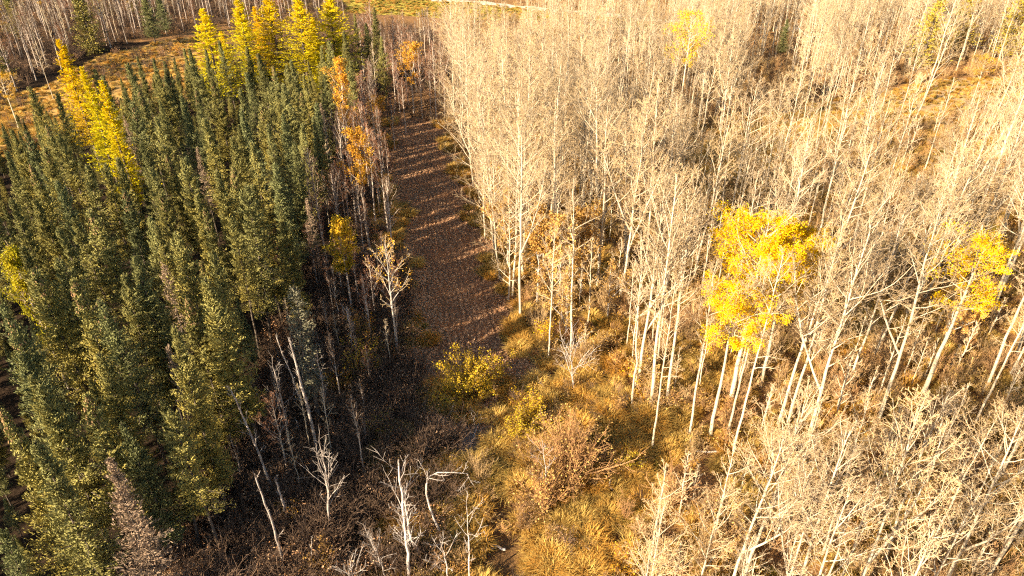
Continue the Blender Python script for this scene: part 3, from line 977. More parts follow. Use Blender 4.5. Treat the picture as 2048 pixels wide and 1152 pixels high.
px, py, dep = proj(spr[:, 0], spr[:, 1], spr[:, 2])
vis = (px > -25) & (px < 2070) & (py > -40) & (py < 1160)
score = np.where(vis, spr[:, 2] / dep, -1) + np.where(np.arange(len(spr)) < n_hero, 10, 0)
order = np.argsort(-score)
n_sp = 285
sizes = [(8.8, 'short'), (11.0, 'middling'), (13.0, 'tall'), (99, 'very tall')]
shape = ['narrow', 'cone-topped', 'slim', 'ragged', 'broad', 'slender cone-topped', 'loose', 'bare-legged']
for k in order[:n_sp]:
    x, y, h = spr[k]
    v = int(rng.integers(0, len(spruce_parts)))
    o = put('spruce_tree', spruce_parts[v], x, y, h, 13, None, 'tree', 'spruces', wide=rng.uniform(0.68, 0.98), tilt=(rng.normal(0, 0.025), rng.normal(0, 0.025)))
    sw = next(w for lim, w in sizes if h < lim)
    PENDING.append((o, '%s %s spruce' % (sw, shape[v]), x, y, 'spruce'))
rest = order[n_sp:]
pts = ground_pts(spr[rest, 0], spr[rest, 1])
o = scatter('spruce_forest', pts, rng.uniform(0, 6.28, len(rest)), spr[rest, 2] / 13, rng.integers(0, len(spruce_stuff), len(rest)), spruce_stuff)
tag(o, 'dark mass of green spruces deeper in the stand', 'forest')
print('spruces', n_hero, len(spr))

# ------------------------------------------------------------------ leafy trees of the right-hand wood
YEL = dict(H=15, r0=0.145, crown=0.56, spread=0.24, n1=22, n2=6, n3=5, n4=2, ang=0.95, up=0.3, leaf='yellow_leaf', leafsize=0.09)
yellow = [tree_parts(bare_tree(400, **{**YEL, 'crown': 0.60, 'spread': 0.27, 'nleaf': 22000}), 'yellow_aspen'), tree_parts(bare_tree(401, **{**YEL, 'crown': 0.64, 'nleaf': 19000, 'spread': 0.27}), 'yellow_aspen'),
          tree_parts(bare_tree(402, **{**YEL, 'nleaf': 3800, 'spread': 0.26, 'leafsize': 0.12}), 'yellow_aspen'), tree_parts(bare_tree(403, **{**YEL, 'nleaf': 9500, 'spread': 0.23}), 'yellow_aspen')]
for (bx, by), (tx, ty), k, wide, lab, ph in (
        ((1462, 800), (1500, 425), 0, 1.1, 'tall bright yellow aspen, upper of the yellow pair', 'the taller bright yellow aspen'),
        ((1420, 873), (1428, 556), 1, 1.0, 'bright yellow aspen with thick white trunk, lower of the pair', 'the lower bright yellow aspen'),
        ((1520, 770), (1560, 445), 0, 1.0, 'golden aspen crown pressed against the tall yellow aspen', None),
        ((1846, 790), (1896, 456), 3, 1.15, 'half-bare yellow aspen near the right edge', 'the half-bare yellow aspen'),
        ((1352, 285), (1365, 22), 2, 1.2, 'pale yellow aspen with white trunk near the top', 'the pale yellow aspen')):
    (x, y), (a, b, h) = upright((bx, by), (tx, ty))
    put('yellow_aspen', yellow[k], x, y, h, 15, lab, 'tree', 'yellow aspens', wide=wide * 15 / h * 0.9 if h > 15 else wide)
    taken.append((x, y))
    if ph:
        landmark(x, y, ph)
TAN = dict(H=9, r0=0.08, crown=0.22, spread=0.24, n1=18, n2=6, n3=4, n4=2, ang=0.7, leaf='tan_leaf', leafsize=0.15, barkm='grey_bark', fork=1)
tan = [tree_parts(bare_tree(410 + i, **{**TAN, 'nleaf': n}), 'tan_tree') for i, n in enumerate((4200, 5600, 2400))]
for bx, by, h, k, lab in ((1075, 610, 10, 1, 'orange-tan leafy tree at the lane edge beside white trunks'), (1120, 622, 9.5, 0, 'tan leafy tree behind the lane-edge trunks'),
                          (1160, 600, 9, 0, 'orange-tan leafy tree below the forked white trunk'), (1015, 540, 8.5, 1, 'orange leafy tree leaning over the dark lane'),
                          (985, 470, 8, 0, 'gold-tan leafy tree on the far lane edge'), (1130, 690, 7, 2, 'thin tan-leaved tree beside a twiggy snag'),
                          (1180, 560, 8.5, 2, 'sparse tan-leaved tree in front of grey stems'), (1215, 640, 6, 2, 'low orange-leaved tree under the forked white trunk'),
                          (975, 400, 8, 2, 'yellow-tan leaved tree where the lane narrows'), (960, 330, 8, 2, 'tan-leaved tree beside the far end of the lane'),
                          (1880, 700, 6, 2, 'tan-leaved tree under the half-bare yellow aspen'), (1600, 690, 6, 2, 'tan-leaved tree behind leaning white stems'),
                          (1500, 640, 8, 2, 'tan-leaved tree behind the bright yellow pair')):
    x, y = at(bx, by)
    put('tan_leaved_tree', tan[k], x, y, h, 9, lab, 'tree', 'trees with tan leaves', wide=1.1)
    taken.append((x, y))
landmark(*at(1120, 622), 'the orange-tan leafy trees')

# ------------------------------------------------------------------ birches along the dark side of the lane
BIR = [((739, 494), (668, 262), 3, 'white-stemmed birch with orange leaves at the top, lane edge'), ((777, 474), (765, 265), 0, 'coppery birch leaning at the lane edge'),
       ((742, 390), (722, 205), 1, 'coppery birch with paired white stems'), ((780, 388), (772, 262), 2, 'slim birch with a white stem beside the lane'),
       ((828, 224), (805, 62), 4, 'birch with an orange-leaved crown at the lane head'), ((845, 234), (838, 100), 0, 'slim birch behind the lane head'),
       ((873, 232), (858, 75), 1, 'coppery round-crowned birch at the lane head'), ((862, 228), (880, 100), 2, 'brown birch in shade beside the dark lane corner'),
       ((800, 225), (790, 120), 1, 'brown birch beside the orange-crowned birch'), ((812, 262), (780, 150), 0, 'coppery birch on the lane bend'),
       ((700, 330), (718, 88), 3, 'golden-leaved birch among spruces at the stand edge'), ((760, 300), (742, 178), 4, 'orange-leaved birch above the lane'),
       ((715, 420), (700, 300), 2, 'thin birch between spruces and the orange birch'), ((690, 520), (655, 330), 0, 'dark birch in the shade of the spruces'),
       ((640, 600), (600, 450), 2, 'thin shaded birch behind the ragged spruce'), ((760, 430), (745, 330), 2, 'small coppery birch beside the lane'),
       ((560, 640), (505, 460), 0, 'bare dark birch within the stand edge shade'), ((670, 640), (650, 520), 2, 'thin shaded birch beside the yellow shrub tree')]
for k_, (b_, t_, k, lab) in enumerate(BIR):
    (x, y), (a, b, h) = upright(b_, t_)
    h = min(h, 14)
    put('birch_tree', birch_parts[k] if k < 3 else birch_leafy[k - 3], x, y, h, 12, lab, 'tree', 'birches beside the lane')
    taken.append((x, y))
for b_, t_, k, lab in (((716, 470), (650, 290), 1, 'coppery birch left of the orange-topped birch'), ((752, 450), (712, 250), 0, 'coppery birch right of the orange-topped birch'),
                       ((770, 350), (752, 215), 2, 'thin coppery birch above the lane bend'), ((725, 350), (690, 200), 4, 'birch with a few orange leaves behind the paired stems'),
                       ((745, 540), (725, 400), 2, 'low coppery birch beside the dull yellow birch'), ((660, 560), (610, 390), 0, 'coppery birch against the shaded spruce edge'),
                       ((790, 300), (780, 190), 1, 'coppery birch where the lane turns dark'), ((890, 236), (890, 130), 0, 'brown birch against the dark lane head'),
                       ((750, 250), (730, 120), 2, 'thin birch beside the last dark spruces')):
    (x, y), (a, b, h) = upright(b_, t_)
    put('birch_tree', birch_parts[k] if k < 3 else birch_leafy[k - 3], x, y, min(h, 14), 12, lab, 'tree', 'birches beside the lane')
    taken.append((x, y))
landmark(*at(842, 230), 'the birches at the lane head')
yb = tree_parts(bare_tree(430, H=9, r0=0.08, crown=0.42, spread=0.22, n1=18, n2=6, n3=4, n4=2, ang=0.6, leaf='olive_leaf', nleaf=5200, leafsize=0.14, barkm='birch_bark', twigm='copper_twig'), 'olive_birch')
(x, y), (a, b, h) = upright((706, 640), (676, 445))
put('birch_tree', yb, x, y, h, 9, 'dull yellow leafy birch in the shade beside the lane', 'tree', 'birches beside the lane', wide=0.9)
x, y = at(10, 470, 13)
put('birch_tree', tree_parts(bare_tree(431, H=9, r0=0.08, crown=0.3, spread=0.22, n1=18, n2=6, n3=4, n4=2, ang=0.6, leaf='lime_leaf', nleaf=6000, leafsize=0.12, barkm='birch_bark'), 'lime_tree'), x, y, 12, 9, 'yellow-green leafy tree among spruces at the left edge', 'tree', 'yellow trees among the spruces', wide=0.7)
landmark(x, y, 'the yellow left edge tree')
(x, y), (a, b, h) = upright((797, 722), (768, 484))
lt = tree_parts(bare_tree(433, H=9.5, r0=0.065, crown=0.42, spread=0.24, n1=15, n2=5, n3=4, n4=0, ang=0.75, rt=0.013, barkm='grey_bark', twigm='twig', leaf='orange_leaf', nleaf=220, leafsize=0.11, leafz=(0.6, 1)), 'lane_tree')
put('bare_aspen', lt, x, y, h, 9.5, 'pale sparse tree standing alone at the lane edge in shade', 'tree', 'bare aspens')

# ------------------------------------------------------------------ dead standing stems
def snag(name, path, r0, seed, nbr, blen, label, mat='dead_wood', brk=True, n2=3, ang=0.8):
    """broken stem through the given points (x, y, z); stubs and bare branches"""
    g = np.random.default_rng(seed)
    p = np.array(path, float)
    t = np.linspace(0, len(p) - 1, 12)
    P = np.stack([np.interp(t, np.arange(len(p)), p[:, k]) for k in range(3)], -1)
    P[1:-1, :2] += g.normal(0, 0.025, (10, 2))
    base = P[0].copy()
    P -= base
    R = r0 * np.linspace(1.0, 0.42 if brk else 0.15, 12)
    R[0] *= 1.3
    tr, br = MB(), MB()
    tubes(tr, P[None], R[None], 7)
    if brk:                                    # splintered end
        n = 5
        d = unit(P[-1] - P[-2])
        az = np.arange(n) * 6.283 / n
        b = P[-1] + np.stack([np.cos(az), np.sin(az), np.zeros(n)], -1) * R[-1] * 0.7 - d * 0.05
        kites(tr, b, np.tile(d, (n, 1)) * g.uniform(0.1, 0.5, (n, 1)), np.stack([-np.sin(az), np.cos(az), np.zeros(n)], -1) * R[-1] * 0.5)
    parts = [('trunk', tr.mesh(name + '_trunk', [M[mat]]))]
    if nbr:
        L = np.array([np.linalg.norm(P[-1])])
        C, RC, LC = grow(P[None], R[None], np.full(1, blen), nbr, 0.35, 1.0, ang, 1.0, 5, 0.35, 0.12, 0.38, 0.014, g, 0.2)
        tubes(br, C, RC, 4)
        if n2:
            D, RD, LD = grow(C, RC, LC, n2 + 2, 0.25, 1.0, 0.7, 0.45, 3, 0.2, 0.15, 0.5, 0.009, g)
            tubes(br, D, RD, 3)
        parts.append(('branches', br.mesh(name + '_branches', [M[mat]])))
    o = thing(name, parts, (base[0], base[1], base[2] + float(hgt(base[0], base[1]))))
    return tag(o, label, 'tree', 'dead standing trees')

def up_path(b, t, hmax=14):
    (x, y), (a, c, h) = upright(b, t)
    return [(x, y, -0.2), ((x + a) / 2 + 0.1, (y + c) / 2, h / 2), (a, c, h)]

SNAGS = [((614, 842), (554, 678), 0.10, 7, 0.5, 'pale broken snag, leftmost tall stem of the snag cluster'), ((640, 926), (580, 684), 0.17, 8, 0.7, 'thick peeling snag in the middle of the snag cluster'),
         ((585, 922), (548, 737), 0.10, 10, 1.4, 'twin-topped grey snag in front of the cluster'), ((638, 846), (597, 672), 0.10, 6, 0.9, 'straight grey snag behind the thick peeling snag'),
         ((654, 866), (634, 705), 0.09, 9, 1.3, 'thin forked snag, rightmost of the snag cluster'), ((547, 982), (462, 780), 0.12, 4, 1.0, 'leaning snag left of the cluster reaching the spruces'),
         ((572, 1142), (512, 958), 0.12, 2, 0.6, 'pale leaning snag near the bottom, left of the short stub'), ((575, 1052), (553, 966), 0.14, 0, 0.5, 'short thick broken stub with orange twigs at its foot'),
         ((660, 1078), (646, 912), 0.13, 12, 2.2, 'many-branched grey snag standing in the dark clearing'), ((706, 720), (694, 625), 0.11, 7, 1.0, 'short white snag with a broken forked top'),
         ((618, 1150), (624, 1090), 0.06, 2, 0.4, 'thin low stub at the bottom of the dark clearing'), ((1222, 992), (1219, 975), 0.09, 0, 0.4, 'little pale stump in the sunlit grass'),
         ((598, 870), (592, 842), 0.12, 0, 0.3, 'short pale stump beside the snag cluster'), ((778, 1180), (740, 1075), 0.07, 12, 1.4, 'small twisted dead tree left of the white dead tree')]
for i, (b_, t_, r, nb_, bl, lab) in enumerate(SNAGS):
    snag('dead_tree', up_path(b_, t_), r * 0.72, 500 + i, nb_ + 4, bl, lab, mat='grey_dead' if i not in (0, 9) else 'dead_wood', ang=0.5)
landmark(*at(620, 870), 'the snag cluster')
(x, y), (a, b, h) = upright((822, 1172), (798, 935))
snag('dead_tree', [(x, y, -0.2), (x * 0.6 + a * 0.4, y * 0.6 + b * 0.4, h * 0.4), (a, b, h)], 0.105, 541, 15, 2.0, 'white dead tree with many upright broken branches, bottom centre', brk=True, n2=3, ang=0.5)
(x, y), (a, b, h) = upright((852, 1138), (806, 985))
snag('dead_tree', [(x, y, -0.2), (x - 0.5, y + 0.5, 0.9), (x - 0.8, y + 0.6, 1.6), (a, b, h)], 0.12, 542, 11, 1.4, 'crooked white stem rising from a bent log, bottom centre')
(x, y), (a, b, h) = upright((892, 1085), (860, 1010))
snag('dead_tree', [(x, y, -0.2), (x - 0.7, y + 0.3, 1.8), (x - 1.0, y + 0.5, 3.8), (x - 0.6, y + 0.5, 5.0), (x + 1.3, y + 0.6, 4.9), (x + 1.7, y + 0.6, 3.9)], 0.08, 543, 8, 1.0, 'arching dead stem bent over like a hook', brk=False)
for i, (b_, t_, lab) in enumerate((((898, 1180), (880, 1085), 'thin white sapling snag near the bottom edge'), ((936, 1180), (934, 1022), 'straight pinkish-white dead sapling at the sunlit grass'),
                                   ((712, 1190), (700, 1135), 'little forked dead twig tree at the bottom edge'), ((1092, 1010), (1086, 905), 'grey twiggy dead tree above the sunlit shrubs'))):
    snag('dead_tree', up_path(b_, t_), 0.06, 560 + i, 10, 1.4, lab, brk=False)
landmark(*at(822, 1160), 'the white dead tree')
(x, y), (a, b, h) = upright((1148, 790), (1140, 700))
snag('dead_tree', [(x, y, -0.2), (a, b, h)], 0.09, 570, 16, 2.2, 'twiggy pale snag spreading low beside the lane', brk=False, n2=5)

# ------------------------------------------------------------------ fallen logs
def log(p1, p2, r, seed, label, nbr=4, mat='dead_wood', lift=0.0):
    g = np.random.default_rng(seed)
    x1, y1 = at(*p1); x2, y2 = at(*p2)
    t = np.linspace(0, 1, 10)
    Xs, Ys = x1 + (x2 - x1) * t, y1 + (y2 - y1) * t
    P = np.stack([Xs + g.normal(0, 0.04, 10), Ys + g.normal(0, 0.04, 10), hgt(Xs, Ys) + r * 0.8 + lift * t + 0.04], -1)
    b = P[0].copy(); P -= b
    tr, br = MB(), MB()
    R = r * np.linspace(1, 0.5, 10)
    tubes(tr, P[None], R[None], 7)
    for e, s in ((0, -1), (-1, 1)):           # cut faces
        a = np.arange(7) * 6.283 / 7
        d = unit(P[1] - P[0])
        u = unit(np.cross(d, np.array([0, 0, 1.0]))); v = np.cross(d, u)
        c = P[e] + (np.cos(a)[:, None] * u + np.sin(a)[:, None] * v) * R[e]
        tr.add(np.concatenate([c, P[e][None]]), tris=[(k, (k + 1) % 7, 7) for k in range(7)])
    parts = [('trunk', tr.mesh('log_trunk', [M[mat]]))]
    if nbr:
        C, RC, LC = grow(P[None], R[None], np.full(1, 1.3), nbr, 0.3, 1.0, 0.9, 1.0, 4, 0.3, 0.2, 0.4, 0.014, g, 0.2)
        C[..., 2] = np.maximum(C[..., 2], -0.02)
        tubes(br, C, RC, 4)
        D, RD, LD = grow(C, RC, LC, 3, 0.3, 1.0, 0.7, 0.5, 3, 0.2, 0.15, 0.6, 0.010, g)
        tubes(br, D, RD, 3)
        parts.append(('branches', br.mesh('log_branches', [M[mat]])))
    return tag(thing('fallen_log', parts, tuple(b)), label, 'log', 'fallen logs')
LOGS = [((1160, 788), (1012, 778), 0.06, 'thin grey log lying behind the yellow bush', 8), ((1215, 833), (1125, 832), 0.11, 'pale straight log at the edge of the sunlit grass', 2),
        ((1440, 905), (1350, 900), 0.07, 'thin curved pale log below the yellow aspens', 5), ((820, 1128), (768, 1134), 0.09, 'short log lying beside the white dead tree', 2),
        ((770, 1000), (700, 935), 0.06, 'dark thin log in the shaded clearing', 6), ((870, 935), (760, 970), 0.06, 'thin bare log crossing the wet hollow', 8),
        ((900, 1010), (780, 1000), 0.05, 'slim branch log behind the white dead tree', 8), ((560, 885), (500, 870), 0.07, 'pale log at the foot of the snag cluster', 3),
        ((505, 985), (480, 1000), 0.08, 'short white log under the spruce edge', 0), ((620, 1010), (560, 990), 0.07, 'grey log beside the short thick stub', 4),
        ((700, 1060), (640, 1120), 0.06, 'dark branchy log near the bottom, left clearing', 6), ((1150, 1080), (1180, 1120), 0.08, 'bleached log among golden tussocks at the bottom', 3),
        ((1010, 1110), (960, 1090), 0.08, 'pale log half sunk in golden grass', 4), ((940, 905), (960, 850), 0.05, 'dead branch log below the yellow bush', 8),
        ((820, 900), (740, 880), 0.05, 'thin twiggy log left of the wet hollow', 8), ((600, 760), (560, 735), 0.07, 'dark log under the spruce edge behind snags', 3),
        ((720, 860), (660, 835), 0.06, 'grey log right of the snag cluster', 4), ((1640, 705), (1590, 700), 0.09, 'pale log lying behind the leaning white stems', 2),
        ((1290, 860), (1270, 890), 0.06, 'small leaning dead branch beside the green shade', 3), ((880, 840), (910, 870), 0.05, 'thin branch log at the lower end of the lane', 6)]
for i, (a, b, r, lab, nb_) in enumerate(LOGS):
    log(a, b, r, 600 + i, lab, nb_)
log((1022, 302), (1052, 303), 0.10, 640, 'straight tan rail set between two trunks in the wood', 0)
# pale boulder beside it
g = np.random.default_rng(5)
def boulder(px, py, s, label):
    th, ph = np.meshgrid(np.linspace(0, 2 * math.pi, 13)[:-1], np.linspace(0.05, math.pi - 0.05, 8))
    d = np.stack([np.sin(ph) * np.cos(th), np.sin(ph) * np.sin(th), np.cos(ph)], -1)
    r = s * (1 + 0.18 * np.sin(3 * th + 2 * ph) + 0.1 * np.cos(5 * th)) [..., None]
    P = d * r * np.array([1.2, 1.0, 0.8])
    i = np.arange(96).reshape(8, 12)
    mb_ = MB(); mb_.add(P, quads=np.stack([i[:-1], np.roll(i, -1, 1)[:-1], np.roll(i, -1, 1)[1:], i[1:]], -1))
    x, y = at(px, py)
    o = link(bpy.data.objects.new('boulder', mb_.mesh('boulder', [M['gravel']])))
    o.location = (x, y, float(hgt(x, y)) + s * 0.4)
    tag(o, label, 'boulder')
boulder(1020, 312, 0.55, 'small white boulder under the tan rail in the wood')

# ------------------------------------------------------------------ bare wood: individual aspens
HERO = [(948, 372, 14, 7), (968, 440, 14, 7), (992, 520, 12, 7), (928, 300, 15, 7), (1018, 600, 11, 7), (912, 250, 14, 7), (1047, 560, 19, 5), (1104, 600, 19, 0), (1096, 726, 12, 4), (1194, 575, 18, 0), (1277, 772, 17, 3), (1304, 905, 13, 4), (1301, 825, 18, 1), (1265, 822, 14, 2), (1332, 812, 17, 0), (1346, 700, 16, 2), (1378, 872, 14, 2),
        (1385, 560, 18, 0), (1465, 912, 15, 4), (1455, 868, 14, 2), (1551, 866, 16, 1), (1570, 862, 16, 0), (1612, 890, 17, 3), (1752, 850, 18, 5), (1749, 710, 16, 0), (1945, 460, 18, 0), (1996, 490, 17, 5), (1749, 450, 17, 2),
        (1703, 495, 16, 1), (1690, 420, 19, 0), (1776, 300, 16, 0), (1569, 325, 17, 2), (1969, 385, 19, 5), (1845, 208, 20, 0), (1436, 305, 16, 1), (1444, 290, 17, 3), (1057, 470, 20, 5), (1267, 400, 17, 1), (1019, 470, 20, 0),
        (1000, 400, 18, 1), (960, 420, 17, 3), (940, 330, 18, 5), (1040, 640, 18, 5), (1142, 702, 15, 2), (1025, 590, 16, 1), (1239, 600, 18, 3), (1290, 560, 19, 1), (1160, 480, 18, 5), (925, 255, 18, 3), (905, 215, 17, 1), (990, 500, 17, 3),
        (1000, 560, 14, 6), (970, 480, 15, 6), (1640, 620, 17, 5), (1550, 600, 17, 0), (1820, 620, 18, 1), (1980, 640, 17, 1), (2030, 720, 17, 3), (1690, 780, 15, 6),
        (1480, 1190, 14, 3), (1445, 1230, 13, 5), (1390, 1240, 11, 6), (1560, 1260, 14, 1), (1700, 1240, 14, 3), (1760, 1150, 13, 6), (1860, 1240, 14, 5), (1960, 1180, 14, 1), (2030, 1090, 15, 3), (1640, 1120, 12, 4), (1540, 1100, 9, 6), (1980, 980, 15, 0)]
# trees seen whole: nothing of the wood stands close in front of them (centre, half size in the picture, distance, share kept clear)
CLEAR = [(1535, 510, 130, 110, 62, 1.0), (1440, 600, 100, 90, 50, 1.0), (1430, 760, 60, 110, 47, 0.9), (1930, 540, 110, 110, 62, 1.0), (1365, 80, 75, 75, 95, 0.9), (1355, 200, 25, 90, 95, 0.7),
         (1680, 225, 260, 45, 118, 0.55), (1290, 640, 90, 130, 53, 0.6), (1100, 560, 70, 100, 60, 0.6), (1600, 780, 80, 110, 48, 0.7), (1730, 700, 90, 130, 50, 0.5), (1860, 210, 60, 60, 125, 0.9), (1560, 90, 25, 45, 150, 1.0), (1890, 80, 90, 90, 140, 0.9), (2010, 90, 60, 90, 140, 0.8)]
def hides(x, y, h):
    bx, by, d = proj(x, y, 0.0)
    tx, ty, dt = proj(x, y, h)
    if by > 880 and ty < np.interp(bx, [1200, 1350, 1600, 1750, 2048], [960, 935, 890, 730, 660]):
        return True
    if 1230 < bx < 1720 and 890 < by < 1130 and random.random() < 0.85:
        return True
    if 880 < bx < 1095 and by < 160 and ty < 42:
        return True
    w = 0.13 * h / dt * FPX
    for cx, cy, rx, ry, dist, p in CLEAR:
        if d < dist and abs(tx - cx) < rx + w and ty < cy + ry and (ty + 0.55 * (by - ty)) > cy - ry and random.random() < p:
            return True
    return False
bare = []
for bx, by, h, k in HERO:
    x, y = at(bx, by)
    bare.append((x, y, h, k)); taken.append((x, y))
n_hero = len(bare)
cand = rng.uniform((-16, 8), (230, 292), (60000, 2))
X, Y = cand[:, 0], cand[:, 1]
px, py, dep = proj(X, Y)
right = np.where(Y < 44, X > 6.0, np.where(Y < 113, X > lane_c(Y) + 6.0, px > 905))
ok = right & ~in_poly(X, Y, OPEN) & ~in_poly(X, Y, VERGE) & (~in_poly(X, Y, PALE) | (rng.random(len(X)) < 0.03)) & (px < 2180) & (Y < 270)
cand = cand[ok]
near = cand[:, 1] < 80
c1 = poisson(cand[near], taken, 2.7)
c2 = poisson(cand[~near], taken + [tuple(p) for p in c1], 3.3)
for x, y in np.concatenate([c1, c2]):
    hh = random.uniform(12.0, 18.5) if y > 26 else random.uniform(10, 14.5)
    bq = proj(x, y)
    if 880 < bq[0] < 1095 and bq[1] < 160:
        hh = random.uniform(3.5, 8)
    elif 1095 <= bq[0] < 1340 and bq[1] < 115 and random.random() < 0.7:
        hh = random.uniform(4, 8)
    if hides(x, y, hh):
        continue
    bare.append((x, y, hh, int(rng.integers(0, len(aspen_parts)))))
bare = np.array(bare)
n_tall = len(bare)
px, py, dep = proj(bare[:, 0], bare[:, 1], bare[:, 2] * 0.8)
vis = (px > -20) & (px < 2068) & (py > -30) & (py < 1165)
score = np.where(vis, bare[:, 2] / dep, -1) + np.where(np.arange(len(bare)) < n_hero, 10, 0)
order = np.argsort(-score)
n_as = 290
hs = [(12.0, 'short'), (14.5, 'middling'), (17.0, 'tall'), (99, 'very tall')]
looks = ['straight', 'two-stemmed', 'wavy', 'many-stemmed', 'wide-branched', 'broad-crowned', 'bowed', 'spreading low-branched']
for ph, p in (('the lower right corner', (1990, 1100)), ('the right edge middle', (2030, 560)), ('the thick twigs at the bottom', (1640, 1130)), ('the pale grass lane', (1560, 270)), ('the leaning white stems', (1580, 862)),
              ('the forked white trunk', (1277, 772)), ('the dark lane corner', (960, 420)), ('the tan rail', (1036, 310)), ('the dark hollow among stems', (1700, 495)), ('the pale straight log', (1170, 833)),
              ('the thin curved log', (1400, 903)), ('the top edge road', (1150, 30)), ('the bare trees mid wood', (1300, 480)), ('the grass lane stems', (1690, 400)), ('the right edge trees above', (2000, 380)), ('the twiggy lower thicket', (1800, 1000))):
    landmark(*at(*p), ph)
for k in order[:n_as]:
    x, y, h, v = bare[k]
    v = int(v)
    o = put('bare_aspen', aspen_parts[v], x, y, h, ASPEN[v]['H'], None, 'tree', 'bare aspens', tilt=(rng.normal(0, 0.035), rng.normal(0, 0.035)))
    PENDING.append((o, '%s %s bare aspen' % (next(w for lim, w in hs if h < lim), looks[v]), x, y, 'aspen'))
rest = order[n_as:]
stems = poisson(cand[cand[:, 1] < 135], [tuple(p[:2]) for p in bare], 1.7)
hst = rng.uniform(6.0, 13.0, len(stems))
stems = np.array([(x, y, h, 0) for (x, y), h in zip(stems, hst) if random.random() < 0.5 and not hides(x, y, h)]).reshape(-1, 4)
n_st = len(stems)
bare = np.concatenate([bare, stems]); rest = np.concatenate([rest, np.arange(len(bare) - n_st, len(bare))])
print('thin stems', n_st)
pts = ground_pts(bare[rest, 0], bare[rest, 1])
kinds = rng.integers(0, 5, len(rest))
# thin pole-like stems fill the far right
thin = (rng.random(len(rest)) < np.where(bare[rest, 1] > 120, 0.45, 0.2)) | (np.arange(len(rest)) >= len(rest) - n_st)
ix = np.where(thin, 5 + rng.integers(0, 3, len(rest)), kinds)
o = scatter('bare_forest', pts, rng.uniform(0, 6.28, len(rest)), bare[rest, 2] / np.where(ix > 4, 11.5, 17.5), ix, aspen_stuff + sapling_stuff)
tag(o, 'pale bare wood of aspens and thin stems running back to the road', 'forest')
print('bare', len(bare))

# far side woods: birches beyond the meadow and behind the lane head
FARL = gpoly([(-260, 250), (0, 196), (90, 160), (210, 100), (330, 72), (430, 52), (560, 60), (690, 40), (690, 10), (400, -30), (-260, -30)])
MIDP = gpoly([(735, 238), (725, 130), (775, 52), (905, 62), (925, 120), (895, 238)])
STRIP = gpoly([(470, 120), (470, 60), (700, 40), (770, 60), (760, 130), (720, 112)])
cand = rng.uniform((-230, 95), (30, 292), (26000, 2))
X, Y = cand[:, 0], cand[:, 1]
ok = (in_poly(X, Y, FARL) | in_poly(X, Y, MIDP)) & ~in_poly(X, Y, VERGE)
c3 = poisson(cand[ok], taken, 3.6)
strip = rng.uniform((-27, 30), (-9, 116), (2600, 2))
strip = poisson(strip[(strip[:, 0] < lane_c(strip[:, 1]) - 5.5) & (strip[:, 0] > spruce_edge(strip[:, 1]))], taken, 2.0)
n_strip = len(strip)
c3 = np.concatenate([c3, strip])
q3 = proj(c3[:, 0], c3[:, 1])
o = scatter('birch_forest', ground_pts(c3[:, 0], c3[:, 1]), rng.uniform(0, 6.28, len(c3)), np.where((q3[1] < 120) & (q3[0] > 690), rng.uniform(0.25, 0.45, len(c3)), rng.uniform(0.6, 1.15, len(c3))), rng.integers(0, 4, len(c3)), birch_stuff + [sapling_stuff[0]])
o.data.attributes['size'].data.foreach_set('value', np.concatenate([[d.value for d in o.data.attributes['size'].data][:len(c3) - n_strip], np.where(strip[:, 1] > 58, rng.uniform(0.55, 0.95, n_strip), rng.uniform(0.3, 0.6, n_strip))]).astype(np.float32))
tag(o, 'brown bare birch wood beyond the meadow and along the lane', 'forest')
# golden trees in the far wood
yfar = tree_parts(bare_tree(440, **{**YEL, 'nleaf': 6000, 'leaf': 'gold_leaf'}), 'gold_tree')
for bx, by, h, lab in ((15, 120, 13, 'gold-leaved tree in the upper left corner'), (95, 62, 12, 'yellow-leaved tree behind birches at the top left'), (262, 50, 10, 'yellow-leaved tree between birches above the meadow'),
                       (40, 262, 9, 'orange-leaved tree at the left edge of the meadow'), (1405, 190, 13, 'yellow-leaved tree right of the pale yellow aspen'), (1940, 215, 9, 'yellow-leaved tree beside the pale grass lane'),
                       (2046, 260, 11, 'yellow tree cut by the right edge'), (108, 200, 9, 'bare whitish tree beside the leftmost larch')):
    x, y = at(bx, by)
    put('golden_tree', yfar if 'bare' not in lab else aspen_parts[4], x, y, h, 15, lab, 'tree', 'golden trees', wide=1.2)

